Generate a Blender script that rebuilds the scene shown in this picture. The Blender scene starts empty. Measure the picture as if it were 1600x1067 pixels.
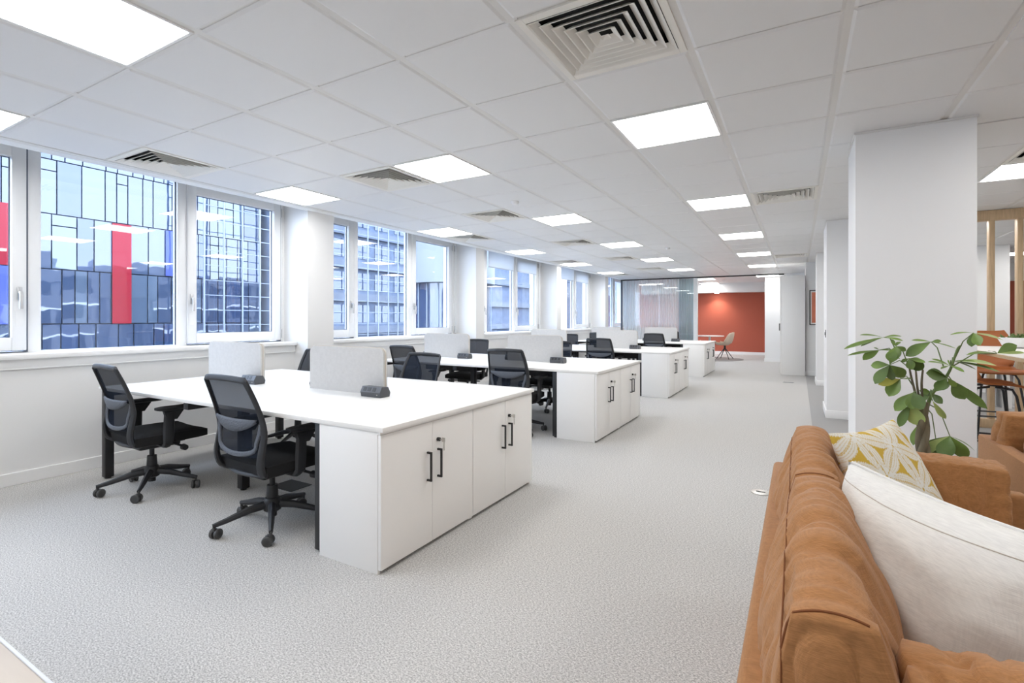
import bpy, bmesh, math, random
import numpy as np
from mathutils import Vector, Matrix, noise
random.seed(4)
R = math.radians
PI = math.pi
SC = bpy.context.scene
COL = SC.collection

# ------------------------------------------------------------------ camera, world, exposure
YAW = 0.5198
FPX, CX, CY = 782.0, 800.0, 498.5
EYE = 1.25
cam_d = bpy.data.cameras.new('camera')
cam = bpy.data.objects.new('camera', cam_d)
COL.objects.link(cam)
cam.location = (0, 0, EYE)
cam.rotation_euler = (R(90), 0, YAW)
cam_d.sensor_fit = 'HORIZONTAL'
cam_d.sensor_width = 36
cam_d.lens = FPX / 1600 * 36
cam_d.shift_y = -(533.5 - CY) / 1600
cam_d.clip_start = 0.02
cam_d.clip_end = 400
SC.camera = cam

world = bpy.data.worlds.new('world')
SC.world = world
world.use_nodes = True
bgn = world.node_tree.nodes['Background']
bgn.inputs[0].default_value = (0.66, 0.795, 1.0, 1)
bgn.inputs[1].default_value = 5.0
SC.view_settings.view_transform = 'Standard'
SC.view_settings.look = 'None'
SC.view_settings.gamma = 1
SC.view_settings.use_curve_mapping = False
SC.view_settings.exposure = 0.94
LIGHT_E = 7.5
cy = SC.cycles
cy.use_denoising = True
cy.max_bounces = 10
cy.diffuse_bounces = 5
cy.glossy_bounces = 4
cy.transmission_bounces = 6
cy.transparent_max_bounces = 16
cy.caustics_reflective = False
cy.caustics_refractive = False
cy.sample_clamp_indirect = 6

# ------------------------------------------------------------------ pixel helper (offline measuring aid: photo pixel -> point on a world plane)
_c, _s = math.cos(YAW), math.sin(YAW)
def at(u, v, Y=None, X=None, z=None):
    a = (u - CX) / FPX; b = (CY - v) / FPX
    dx, dy = _c * a - _s, _s * a + _c
    t = Y / dy if Y is not None else (X / dx if X is not None else (z - EYE) / b)
    return Vector((dx * t, dy * t, EYE + b * t))

# ------------------------------------------------------------------ materials
def srgb(r, g, b):
    f = lambda c: (c / 255 / 12.92) if c / 255 <= 0.04045 else ((c / 255 + 0.055) / 1.055) ** 2.4
    return (f(r), f(g), f(b), 1)

def new_mat(name):
    m = bpy.data.materials.new(name); m.use_nodes = True
    nt = m.node_tree
    return m, nt, nt.nodes['Principled BSDF']

def mat(name, col, rough=0.5, metal=0.0, spec=0.5, scale=0, var=0.0, bump=0.0, bscale=None, stretch=(1, 1, 1), detail=4):
    m, nt, p = new_mat(name)
    p.inputs['Base Color'].default_value = col
    p.inputs['Roughness'].default_value = rough
    p.inputs['Metallic'].default_value = metal
    p.inputs['Specular IOR Level'].default_value = spec
    if scale or bump:
        tc = nt.nodes.new('ShaderNodeTexCoord'); mp = nt.nodes.new('ShaderNodeMapping')
        mp.inputs['Scale'].default_value = stretch
        nt.links.new(tc.outputs['Object'], mp.inputs[0])
        nz = nt.nodes.new('ShaderNodeTexNoise'); nz.inputs['Scale'].default_value = scale or bscale
        nz.inputs['Detail'].default_value = detail
        nt.links.new(mp.outputs[0], nz.inputs['Vector'])
        if var:
            cr = nt.nodes.new('ShaderNodeValToRGB')
            cr.color_ramp.elements[0].position = 0.3; cr.color_ramp.elements[1].position = 0.7
            cr.color_ramp.elements[0].color = (*[c * (1 - var) for c in col[:3]], 1)
            cr.color_ramp.elements[1].color = (*[min(1, c * (1 + var)) for c in col[:3]], 1)
            nt.links.new(nz.outputs['Fac'], cr.inputs[0])
            nt.links.new(cr.outputs[0], p.inputs['Base Color'])
        if bump:
            b2 = nz
            if bscale and bscale != scale:
                b2 = nt.nodes.new('ShaderNodeTexNoise'); b2.inputs['Scale'].default_value = bscale
                b2.inputs['Detail'].default_value = detail
                nt.links.new(mp.outputs[0], b2.inputs['Vector'])
            bn = nt.nodes.new('ShaderNodeBump'); bn.inputs['Strength'].default_value = bump
            bn.inputs['Distance'].default_value = 0.01
            nt.links.new(b2.outputs['Fac'], bn.inputs['Height'])
            nt.links.new(bn.outputs[0], p.inputs['Normal'])
    return m

def emit_mat(name, col, e):
    m, nt, p = new_mat(name)
    p.inputs['Base Color'].default_value = (0.8, 0.8, 0.8, 1)
    p.inputs['Emission Color'].default_value = col
    p.inputs['Emission Strength'].default_value = e
    return m

def glass_mat(name, tint, refl=1.0):
    m, nt, p = new_mat(name); nt.nodes.remove(p)
    out = nt.nodes['Material Output']
    tr = nt.nodes.new('ShaderNodeBsdfTransparent'); tr.inputs[0].default_value = tint
    gl = nt.nodes.new('ShaderNodeBsdfGlossy'); gl.inputs['Roughness'].default_value = 0.0
    gl.inputs['Color'].default_value = (refl, refl, refl, 1)
    lw = nt.nodes.new('ShaderNodeLayerWeight'); lw.inputs['Blend'].default_value = 0.5
    pw = nt.nodes.new('ShaderNodeMath'); pw.operation = 'POWER'; pw.inputs[1].default_value = 4.0
    nt.links.new(lw.outputs['Facing'], pw.inputs[0])
    fr = nt.nodes.new('ShaderNodeMath'); fr.operation = 'MULTIPLY_ADD'; fr.inputs[1].default_value = 0.85; fr.inputs[2].default_value = 0.04
    nt.links.new(pw.outputs[0], fr.inputs[0])
    mx = nt.nodes.new('ShaderNodeMixShader')
    nt.links.new(fr.outputs[0], mx.inputs[0]); nt.links.new(tr.outputs[0], mx.inputs[1]); nt.links.new(gl.outputs[0], mx.inputs[2])
    nt.links.new(mx.outputs[0], out.inputs[0])
    return m

def sheer_mat(name, col, alpha, trans=0.5):
    m, nt, p = new_mat(name); nt.nodes.remove(p)
    out = nt.nodes['Material Output']
    tr = nt.nodes.new('ShaderNodeBsdfTransparent')
    df = nt.nodes.new('ShaderNodeBsdfDiffuse'); df.inputs[0].default_value = col
    tl = nt.nodes.new('ShaderNodeBsdfTranslucent'); tl.inputs[0].default_value = col
    m1 = nt.nodes.new('ShaderNodeMixShader'); m1.inputs[0].default_value = trans
    nt.links.new(df.outputs[0], m1.inputs[1]); nt.links.new(tl.outputs[0], m1.inputs[2])
    m2 = nt.nodes.new('ShaderNodeMixShader'); m2.inputs[0].default_value = alpha
    nt.links.new(tr.outputs[0], m2.inputs[1]); nt.links.new(m1.outputs[0], m2.inputs[2])
    nt.links.new(m2.outputs[0], out.inputs[0])
    return m

def carpet_mat(name, col, var):
    m, nt, p = new_mat(name)
    p.inputs['Roughness'].default_value = 0.95; p.inputs['Specular IOR Level'].default_value = 0.1
    tc = nt.nodes.new('ShaderNodeTexCoord')
    mp = nt.nodes.new('ShaderNodeMapping'); mp.inputs['Rotation'].default_value = (0, 0, R(35)); mp.inputs['Scale'].default_value = (1, 1.7, 1)
    nt.links.new(tc.outputs['Object'], mp.inputs[0])
    n1 = nt.nodes.new('ShaderNodeTexNoise'); n1.inputs['Scale'].default_value = 100; n1.inputs['Detail'].default_value = 3
    nt.links.new(mp.outputs[0], n1.inputs['Vector'])
    n2 = nt.nodes.new('ShaderNodeTexNoise'); n2.inputs['Scale'].default_value = 190; n2.inputs['Detail'].default_value = 2
    nt.links.new(tc.outputs['Object'], n2.inputs['Vector'])
    ad = nt.nodes.new('ShaderNodeMath'); ad.operation = 'ADD'
    nt.links.new(n1.outputs['Fac'], ad.inputs[0]); nt.links.new(n2.outputs['Fac'], ad.inputs[1])
    cr = nt.nodes.new('ShaderNodeValToRGB')
    cr.color_ramp.elements[0].position = 0.38; cr.color_ramp.elements[1].position = 0.62
    hf = nt.nodes.new('ShaderNodeMath'); hf.operation = 'MULTIPLY'; hf.inputs[1].default_value = 0.5
    nt.links.new(ad.outputs[0], hf.inputs[0]); nt.links.new(hf.outputs[0], cr.inputs[0])
    cr.color_ramp.elements[0].color = (*[c * (1 - var) for c in col[:3]], 1)
    cr.color_ramp.elements[1].color = (*[c * (1 + var) for c in col[:3]], 1)
    nt.links.new(cr.outputs[0], p.inputs['Base Color'])
    bn = nt.nodes.new('ShaderNodeBump'); bn.inputs['Strength'].default_value = 0.15; bn.inputs['Distance'].default_value = 0.003
    nt.links.new(hf.outputs[0], bn.inputs['Height']); nt.links.new(bn.outputs[0], p.inputs['Normal'])
    return m

def weave_mat(name, col, var=0.12, scale=420, bump=0.35, fold=0.0, rough=0.9):
    """woven cloth: crossed fine thread bands plus soft tonal noise"""
    m, nt, p = new_mat(name)
    p.inputs['Roughness'].default_value = rough; p.inputs['Specular IOR Level'].default_value = 0.15
    p.inputs['Sheen Weight'].default_value = 0.15
    tc = nt.nodes.new('ShaderNodeTexCoord')
    outs = []
    for st in ((1, 1, 12), (1, 12, 1)):
        mp = nt.nodes.new('ShaderNodeMapping'); mp.inputs['Scale'].default_value = st
        nt.links.new(tc.outputs['Object'], mp.inputs[0])
        n = nt.nodes.new('ShaderNodeTexNoise'); n.inputs['Scale'].default_value = scale / 12; n.inputs['Detail'].default_value = 2
        nt.links.new(mp.outputs[0], n.inputs['Vector']); outs.append(n)
    ad = nt.nodes.new('ShaderNodeMath'); ad.operation = 'ADD'
    nt.links.new(outs[0].outputs['Fac'], ad.inputs[0]); nt.links.new(outs[1].outputs['Fac'], ad.inputs[1])
    hf = nt.nodes.new('ShaderNodeMath'); hf.operation = 'MULTIPLY'; hf.inputs[1].default_value = 0.5
    nt.links.new(ad.outputs[0], hf.inputs[0])
    cr = nt.nodes.new('ShaderNodeValToRGB')
    cr.color_ramp.elements[0].position = 0.35; cr.color_ramp.elements[1].position = 0.65
    cr.color_ramp.elements[0].color = (*[c * (1 - var) for c in col[:3]], 1)
    cr.color_ramp.elements[1].color = (*[min(1, c * (1 + var)) for c in col[:3]], 1)
    nt.links.new(hf.outputs[0], cr.inputs[0]); nt.links.new(cr.outputs[0], p.inputs['Base Color'])
    bn = nt.nodes.new('ShaderNodeBump'); bn.inputs['Strength'].default_value = bump; bn.inputs['Distance'].default_value = 0.002
    nt.links.new(hf.outputs[0], bn.inputs['Height'])
    if fold:
        n3 = nt.nodes.new('ShaderNodeTexNoise'); n3.inputs['Scale'].default_value = 9; n3.inputs['Detail'].default_value = 3
        n3.inputs['Distortion'].default_value = 0.6
        nt.links.new(tc.outputs['Object'], n3.inputs['Vector'])
        b3 = nt.nodes.new('ShaderNodeBump'); b3.inputs['Strength'].default_value = fold; b3.inputs['Distance'].default_value = 0.03
        nt.links.new(n3.outputs['Fac'], b3.inputs['Height']); nt.links.new(b3.outputs[0], bn.inputs['Normal'])
    nt.links.new(bn.outputs[0], p.inputs['Normal'])
    return m

def wood_mat(name, col, var=0.15, stretch=(14, 14, 1), scale=6, rough=0.5):
    return mat(name, col, rough=rough, scale=scale, var=var, bump=0.05, stretch=stretch, detail=6)

def facade_glass(name, col, rough=0.02, inner=(0.05, 0.09, 0.16, 1), k=0.75):
    """reflective coated glazing"""
    m, nt, p = new_mat(name); nt.nodes.remove(p)
    out = nt.nodes['Material Output']
    gl = nt.nodes.new('ShaderNodeBsdfGlossy'); gl.inputs['Color'].default_value = col; gl.inputs['Roughness'].default_value = rough
    tc = nt.nodes.new('ShaderNodeTexCoord')
    nz = nt.nodes.new('ShaderNodeTexNoise'); nz.inputs['Scale'].default_value = 0.9; nz.inputs['Detail'].default_value = 1
    nt.links.new(tc.outputs['Object'], nz.inputs['Vector'])
    bn = nt.nodes.new('ShaderNodeBump'); bn.inputs['Strength'].default_value = 0.12; bn.inputs['Distance'].default_value = 0.05
    nt.links.new(nz.outputs['Fac'], bn.inputs['Height']); nt.links.new(bn.outputs[0], gl.inputs['Normal'])
    df = nt.nodes.new('ShaderNodeBsdfDiffuse'); df.inputs[0].default_value = inner
    mx = nt.nodes.new('ShaderNodeMixShader'); mx.inputs[0].default_value = k
    nt.links.new(df.outputs[0], mx.inputs[1]); nt.links.new(gl.outputs[0], mx.inputs[2]); nt.links.new(mx.outputs[0], out.inputs[0])
    return m

M = {}
M['wall'] = mat('wall_paint', (0.83, 0.83, 0.825, 1), rough=0.75, spec=0.2, bump=0.03, bscale=140)
M['ceil'] = mat('ceiling_metal', (0.78, 0.78, 0.78, 1), rough=0.45, spec=0.3, bump=0.01, bscale=300)
M['ceilgrid'] = mat('ceiling_grid_paint', (0.74, 0.73, 0.71, 1), rough=0.5)
M['trim'] = mat('white_gloss_trim', (0.86, 0.86, 0.855, 1), rough=0.4)
M['frame'] = mat('window_frame_white', (0.85, 0.86, 0.87, 1), rough=0.35)
M['gasket'] = mat('dark_gasket', (0.10, 0.12, 0.16, 1), rough=0.6)
M['carpet'] = carpet_mat('grey_carpet', (0.50, 0.49, 0.475, 1), 0.38)
M['carpet2'] = carpet_mat('darker_grey_carpet', (0.36, 0.355, 0.35, 1), 0.18)
M['white'] = mat('white_laminate', (0.84, 0.828, 0.805, 1), rough=0.35, spec=0.35, bump=0.01, bscale=200)
M['whiteedge'] = mat('laminate_edge', (0.74, 0.72, 0.69, 1), rough=0.45)
M['black'] = mat('black_powder_coat', (0.018, 0.018, 0.02, 1), rough=0.45, bump=0.05, bscale=500)
M['darkgrey'] = mat('dark_plinth', (0.045, 0.043, 0.04, 1), rough=0.7)  # near-black base colour of the cabinet plinths and a floor box flap
M['plastic'] = mat('charcoal_plastic', (0.020, 0.021, 0.024, 1), rough=0.5, bump=0.05, bscale=400)
M['plastic2'] = mat('grey_plastic', (0.085, 0.095, 0.115, 1), rough=0.55, bump=0.6, bscale=90)
M['seatfab'] = mat('black_seat_fabric', (0.012, 0.012, 0.013, 1), rough=0.95, bump=0.3, bscale=600)
M['mesh'] = sheer_mat('chair_mesh', (0.020, 0.025, 0.036, 1), 0.90, 0.10)
M['wheel'] = mat('caster_grey', (0.06, 0.06, 0.06, 1), rough=0.5)
M['screen'] = weave_mat('screen_felt', (0.55, 0.54, 0.525, 1), var=0.05, scale=500, bump=0.2)
M['screenedge'] = mat('screen_edge_tape', (0.55, 0.49, 0.42, 1), rough=0.8)
M['box'] = mat('power_box_grey', (0.07, 0.075, 0.085, 1), rough=0.4, bump=0.03, bscale=300)
M['socket'] = mat('socket_black', (0.012, 0.012, 0.014, 1), rough=0.4)
M['chrome'] = mat('brushed_metal', (0.55, 0.53, 0.50, 1), rough=0.3, metal=1.0)
M['alu'] = mat('aluminium_handle', (0.60, 0.61, 0.63, 1), rough=0.35, metal=0.8)
M['lamp'] = emit_mat('led_diffuser', (1.0, 0.985, 0.96, 1), LIGHT_E)
M['downlamp'] = emit_mat('downlight_lens', (1.0, 0.95, 0.86, 1), 40)
M['void'] = mat('duct_void', (0.015, 0.016, 0.018, 1), rough=0.9)
M['louvre'] = mat('louvre_cream', (0.82, 0.80, 0.75, 1), rough=0.5)
M['louvre2'] = mat('louvre_white', (0.78, 0.78, 0.77, 1), rough=0.5)
M['glass'] = glass_mat('window_glass', (0.95, 0.965, 0.99, 1))
M['glass2'] = glass_mat('partition_glass', (0.96, 0.98, 0.98, 1))
M['blind'] = sheer_mat('roller_blind_fabric', (0.88, 0.90, 0.92, 1), 0.95, 0.6)
M['sheer'] = sheer_mat('sheer_curtain', (0.88, 0.91, 0.94, 1), 0.76, 0.5)
M['sheer2'] = sheer_mat('gathered_curtain', (0.56, 0.66, 0.71, 1), 0.92, 0.4)
M['red'] = mat('terracotta_paint', srgb(174, 94, 76), rough=0.8, spec=0.2, bump=0.02, bscale=120)
M['sofa'] = weave_mat('tan_sofa_cloth', srgb(168, 119, 76), var=0.16, scale=700, bump=0.5, fold=0.25)
M['sofaside'] = weave_mat('tan_sofa_frame_cloth', srgb(166, 119, 78), var=0.14, scale=700, bump=0.4)
M['seam'] = mat('sofa_seam_thread', srgb(120, 70, 36), rough=0.9)
M['pillow'] = weave_mat('ivory_linen', (0.80, 0.785, 0.75, 1), var=0.06, scale=500, bump=0.3, fold=0.22)
M['pot'] = mat('white_ceramic', (0.80, 0.80, 0.79, 1), rough=0.3)
M['potgrey'] = mat('grey_planter', (0.30, 0.30, 0.30, 1), rough=0.6)
M['soil'] = mat('potting_soil', (0.05, 0.035, 0.025, 1), rough=1.0, bump=1.0, bscale=60)
M['leaf'] = mat('leaf_green', srgb(114, 140, 68), rough=0.45, scale=8, var=0.35, spec=0.4)
M['leaf2'] = mat('leaf_pale_green', srgb(162, 180, 106), rough=0.5, scale=8, var=0.2)
M['leaf3'] = mat('leaf_yellowing', srgb(176, 172, 78), rough=0.5, scale=8, var=0.2)
M['leaf4'] = mat('leaf_dark_green', srgb(90, 114, 56), rough=0.45, scale=8, var=0.3)
M['trunk'] = mat('braided_bark', srgb(112, 104, 84), rough=0.9, scale=30, var=0.3, bump=0.5, stretch=(1, 1, 0.3))
M['stalk'] = mat('green_stalk', srgb(104, 126, 72), rough=0.6)
M['oak'] = wood_mat('pale_oak', srgb(196, 168, 132), var=0.12)
M['oak2'] = wood_mat('oak_table', srgb(206, 180, 142), var=0.12, stretch=(1, 14, 14))
M['table'] = wood_mat('bleached_wood_top', srgb(208, 200, 192), var=0.07, stretch=(1, 9, 9), scale=3)
M['tableedge'] = mat('pale_table_edge', (0.72, 0.75, 0.80, 1), rough=0.4)
M['tan'] = mat('tan_leather', srgb(176, 104, 56), rough=0.55, bump=0.15, bscale=200)
M['beige'] = mat('beige_shell_fabric', srgb(206, 188, 168), rough=0.9, bump=0.2, bscale=300)
M['rug'] = mat('round_rug_grey', (0.30, 0.28, 0.265, 1), rough=1.0, scale=120, var=0.2, bump=0.5)
M['print'] = mat('orange_print', srgb(216, 128, 98), rough=0.8, scale=3, var=0.12)
M['mount'] = mat('print_mount', (0.80, 0.78, 0.74, 1), rough=0.8)
M['stone'] = mat('pale_stone', (0.44, 0.45, 0.48, 1), rough=0.8, scale=1.5, var=0.12)
M['darkglass'] = facade_glass('dark_window_glass', (0.60, 0.70, 0.85, 1), k=0.15, inner=(0.01, 0.015, 0.03, 1))
M['fglass'] = facade_glass('curtain_wall_glass', (0.98, 0.97, 1.0, 1), k=0.125, inner=(0.036, 0.054, 0.094, 1))
M['fglass2'] = facade_glass('curtain_wall_glass_deep', (0.94, 0.94, 1.0, 1), k=0.105, inner=(0.030, 0.050, 0.100, 1))
M['fglass3'] = facade_glass('curtain_wall_glass_pale', (0.95, 0.97, 1.0, 1), k=0.12, inner=(0.060, 0.084, 0.120, 1))
M['fred'] = facade_glass('red_glazing', (0.9, 0.3, 0.35, 1), k=0.05, inner=(0.24, 0.016, 0.026, 1), rough=0.02)
M['fblue'] = facade_glass('blue_glazing', (0.6, 0.65, 1.0, 1), k=0.05, inner=(0.065, 0.085, 0.27, 1), rough=0.02)
M['mullion'] = mat('facade_mullion', (0.045, 0.07, 0.12, 1), rough=0.5)
M['concrete'] = mat('pale_concrete', (0.15, 0.17, 0.21, 1), rough=0.9, scale=0.6, var=0.15)
M['brickish'] = mat('blue_grey_cladding', (0.105, 0.135, 0.195, 1), rough=0.8, scale=1.2, var=0.25)
M['scaff'] = mat('scaffold_tube', (0.24, 0.27, 0.32, 1), rough=0.4)
M['drum'] = mat('white_drum_panel', (0.22, 0.235, 0.26, 1), rough=0.5)
M['asphalt'] = mat('asphalt', (0.08, 0.085, 0.09, 1), rough=0.95)
M['book'] = mat('white_paper_goods', (0.78, 0.78, 0.78, 1), rough=0.7)
M['shelfgrey'] = mat('shelf_grey', (0.55, 0.55, 0.56, 1), rough=0.6)

# ------------------------------------------------------------------ mesh building
class MB:
    def __init__(self):
        self.bm = bmesh.new()
    def box(self, x0, x1, y0, y1, z0, z1, bev=0.0, seg=2, mtx=None):
        vs = [self.bm.verts.new((x, y, z)) for x in (x0, x1) for y in (y0, y1) for z in (z0, z1)]
        idx = [(0, 1, 3, 2), (4, 6, 7, 5), (0, 4, 5, 1), (2, 3, 7, 6), (0, 2, 6, 4), (1, 5, 7, 3)]
        fs = [self.bm.faces.new([vs[i] for i in f]) for f in idx]
        geom = vs
        if bev > 0:
            es = list({e for f in fs for e in f.edges})
            r = bmesh.ops.bevel(self.bm, geom=es, offset=bev, segments=seg, affect='EDGES', profile=0.5)
            geom = list({v for f in r['faces'] for v in f.verts} | {v for v in vs if v.is_valid})
        if mtx is not None:
            for v in geom: v.co = mtx @ v.co
        return self
    def cbox(self, c, s, bev=0.0, seg=2, mtx=None):
        return self.box(c[0] - s[0] / 2, c[0] + s[0] / 2, c[1] - s[1] / 2, c[1] + s[1] / 2, c[2] - s[2] / 2, c[2] + s[2] / 2, bev, seg, mtx)
    def ring(self, c, ax1, ax2, r1, r2, n):
        return [self.bm.verts.new(c + ax1 * (r1 * math.cos(2 * PI * k / n)) + ax2 * (r2 * math.sin(2 * PI * k / n))) for k in range(n)]
    def tube(self, pts, rad, n=10, flat=1.0, cap=True, up=None, square=False):
        """swept tube; rad scalar or list; flat scales the second axis"""
        pts = [Vector(p) for p in pts]
        if not isinstance(rad, (list, tuple)): rad = [rad] * len(pts)
        prev = None; rings = []
        for i, p in enumerate(pts):
            t = (pts[min(i + 1, len(pts) - 1)] - pts[max(i - 1, 0)]).normalized()
            if prev is None:
                a = up.copy() if up is not None else (Vector((0, 0, 1)) if abs(t.z) < 0.9 else Vector((1, 0, 0)))
                a = (a - t * a.dot(t)).normalized()
            else:
                a = (prev - t * prev.dot(t)).normalized()
            prev = a; b = t.cross(a)
            if square:
                rr = []
                for sa, sb in ((1, 1), (1, -1), (-1, -1), (-1, 1)):
                    rr.append(self.bm.verts.new(p + a * (sa * rad[i]) + b * (sb * rad[i] * flat)))
                rings.append(rr)
            else:
                rings.append(self.ring(p, a, b, rad[i], rad[i] * flat, n))
        for r0, r1 in zip(rings, rings[1:]):
            m = len(r0)
            for k in range(m):
                self.bm.faces.new((r0[k], r0[(k + 1) % m], r1[(k + 1) % m], r1[k]))
        if cap:
            self.bm.faces.new(rings[0][::-1]); self.bm.faces.new(rings[-1])
        return self
    def cyl(self, p0, p1, r0, r1=None, n=16):
        return self.tube([p0, p1], [r0, r0 if r1 is None else r1], n)
    def lathe(self, prof, c=(0, 0, 0), n=24):
        c = Vector(c); rings = []
        for r, z in prof:
            rings.append([self.bm.verts.new(c + Vector((r * math.cos(2 * PI * k / n), r * math.sin(2 * PI * k / n), z))) for k in range(n)])
        for r0, r1 in zip(rings, rings[1:]):
            for k in range(n):
                self.bm.faces.new((r0[k], r0[(k + 1) % n], r1[(k + 1) % n], r1[k]))
        self.bm.faces.new(rings[0][::-1]); self.bm.faces.new(rings[-1])
        return self
    def grid(self, fn, nu, nv, thick=0.0):
        g = [[self.bm.verts.new(fn(i / nu, j / nv)) for j in range(nv + 1)] for i in range(nu + 1)]
        fs = []
        for i in range(nu):
            for j in range(nv):
                fs.append(self.bm.faces.new((g[i][j], g[i + 1][j], g[i + 1][j + 1], g[i][j + 1])))
        if thick:
            bmesh.ops.recalc_face_normals(self.bm, faces=fs)
            bmesh.ops.solidify(self.bm, geom=fs, thickness=thick)
        return self
    def prism(self, poly, ax, lo, hi):
        """poly of 2D points extruded along axis ax (0,1,2)"""
        def mk(p, h):
            l = list(p); l.insert(ax, h); return self.bm.verts.new(l)
        a = [mk(p, lo) for p in poly]; b = [mk(p, hi) for p in poly]
        n = len(poly)
        for k in range(n):
            self.bm.faces.new((a[k], a[(k + 1) % n], b[(k + 1) % n], b[k]))
        self.bm.faces.new(a[::-1]); self.bm.faces.new(b)
        return self
    def mesh(self, name, m, smooth=False):
        bmesh.ops.recalc_face_normals(self.bm, faces=self.bm.faces)
        me = bpy.data.meshes.new(name); self.bm.to_mesh(me); self.bm.free()
        for mm in (m if isinstance(m, (list, tuple)) else [m]): me.materials.append(mm)
        if smooth:
            me.polygons.foreach_set('use_smooth', [True] * len(me.polygons))
            if smooth != 'all':
                try: me.set_sharp_from_angle(angle=R(38))
                except Exception: pass
        return me
    def build(self, name, m, parent=None, smooth=True):
        o = bpy.data.objects.new(name, self.mesh(name, m, smooth)); COL.objects.link(o)
        if parent is not None: o.parent = parent
        return o

def place(name, me, parent=None, loc=(0, 0, 0), rot=(0, 0, 0)):
    o = bpy.data.objects.new(name, me); COL.objects.link(o)
    if parent is not None: o.parent = parent
    o.location = loc; o.rotation_euler = rot
    return o
def tag(o, label, cat, group=None, kind=None):
    o['label'] = label; o['category'] = cat
    if group: o['group'] = group
    if kind: o['kind'] = kind
    return o
def thing(name, label, cat, loc=(0, 0, 0), rz=0.0, group=None):
    o = bpy.data.objects.new(name, None); COL.objects.link(o)
    o.empty_display_size = 0.1; o.location = loc; o.rotation_euler = (0, 0, rz)
    return tag(o, label, cat, group)
def structure(o):
    o['kind'] = 'structure'; return o
def copy_tree(o, parent=None):
    c = o.copy(); COL.objects.link(c)
    if parent is not None: c.parent = parent
    for ch in list(o.children): copy_tree(ch, c)
    return c
def sbox(name, x0, x1, y0, y1, z0, z1, m, parent=None, bev=0.0):
    o = MB().box(x0, x1, y0, y1, z0, z1, bev).build(name, m, parent, smooth=False)
    if parent is None: structure(o)
    return o

CZ = 2.5                                   # ceiling
GX, GY, TX, TY = -2.28, 1.215, 0.6149, 0.612   # ceiling grid origin and pitch
XW = -5.32                                 # window plane
XP = -4.90                                 # pier faces
XL = -5.13                                 # wall under the sills
YB, YE, XR = -3.6, 19.3, 5.6               # room ends
RAIL_Y = 15.6

# ------------------------------------------------------------------ floor
sbox('floor', XL - 0.3, 0.14, YB, YE, -0.12, 0.0, M['carpet'])
sbox('floor', 0.14, XR, YB, YE, -0.12, 0.0, M['carpet2'])

# ------------------------------------------------------------------ window wall: lower wall, piers, lintel, sills, windows
wl = sbox('wall_left', XW - 0.28, XL, YB, YE, -0.12, 0.94, M['wall'])
sbox('lintel', XW - 0.28, XP - 0.01, YB, YE, 2.70, 2.95, M['wall'], wl)
BAY = [0.0, 3.36, 6.69, 10.0, 13.35]       # window offsets
PIER = [(-3.6, -2.98), (0.10, 0.46), (3.83, 4.20), (7.29, 7.56), (10.68, 10.92), (14.05, 14.32), (17.3, 17.6)]
for a, b in PIER:
    p = MB().box(XW - 0.28, XP, a, b, 0.0, 2.71).build('pier', M['wall'], wl, smooth=False)
sbox('baseboard_left', XL - 0.02, XL + 0.016, YB, YE, 0.0, 0.095, M['trim'], bev=0.004)

def frame_rect(mb, x0, x1, y0, y1, z0, z1, w, bev=0.004, wb=None):
    wb = wb or w
    mb.box(x0, x1, y0, y0 + w, z0, z1, bev); mb.box(x0, x1, y1 - w, y1, z0, z1, bev)
    mb.box(x0, x1, y0 + w, y1 - w, z0, z0 + wb, bev); mb.box(x0, x1, y0 + w, y1 - w, z1 - w, z1, bev)

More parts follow.
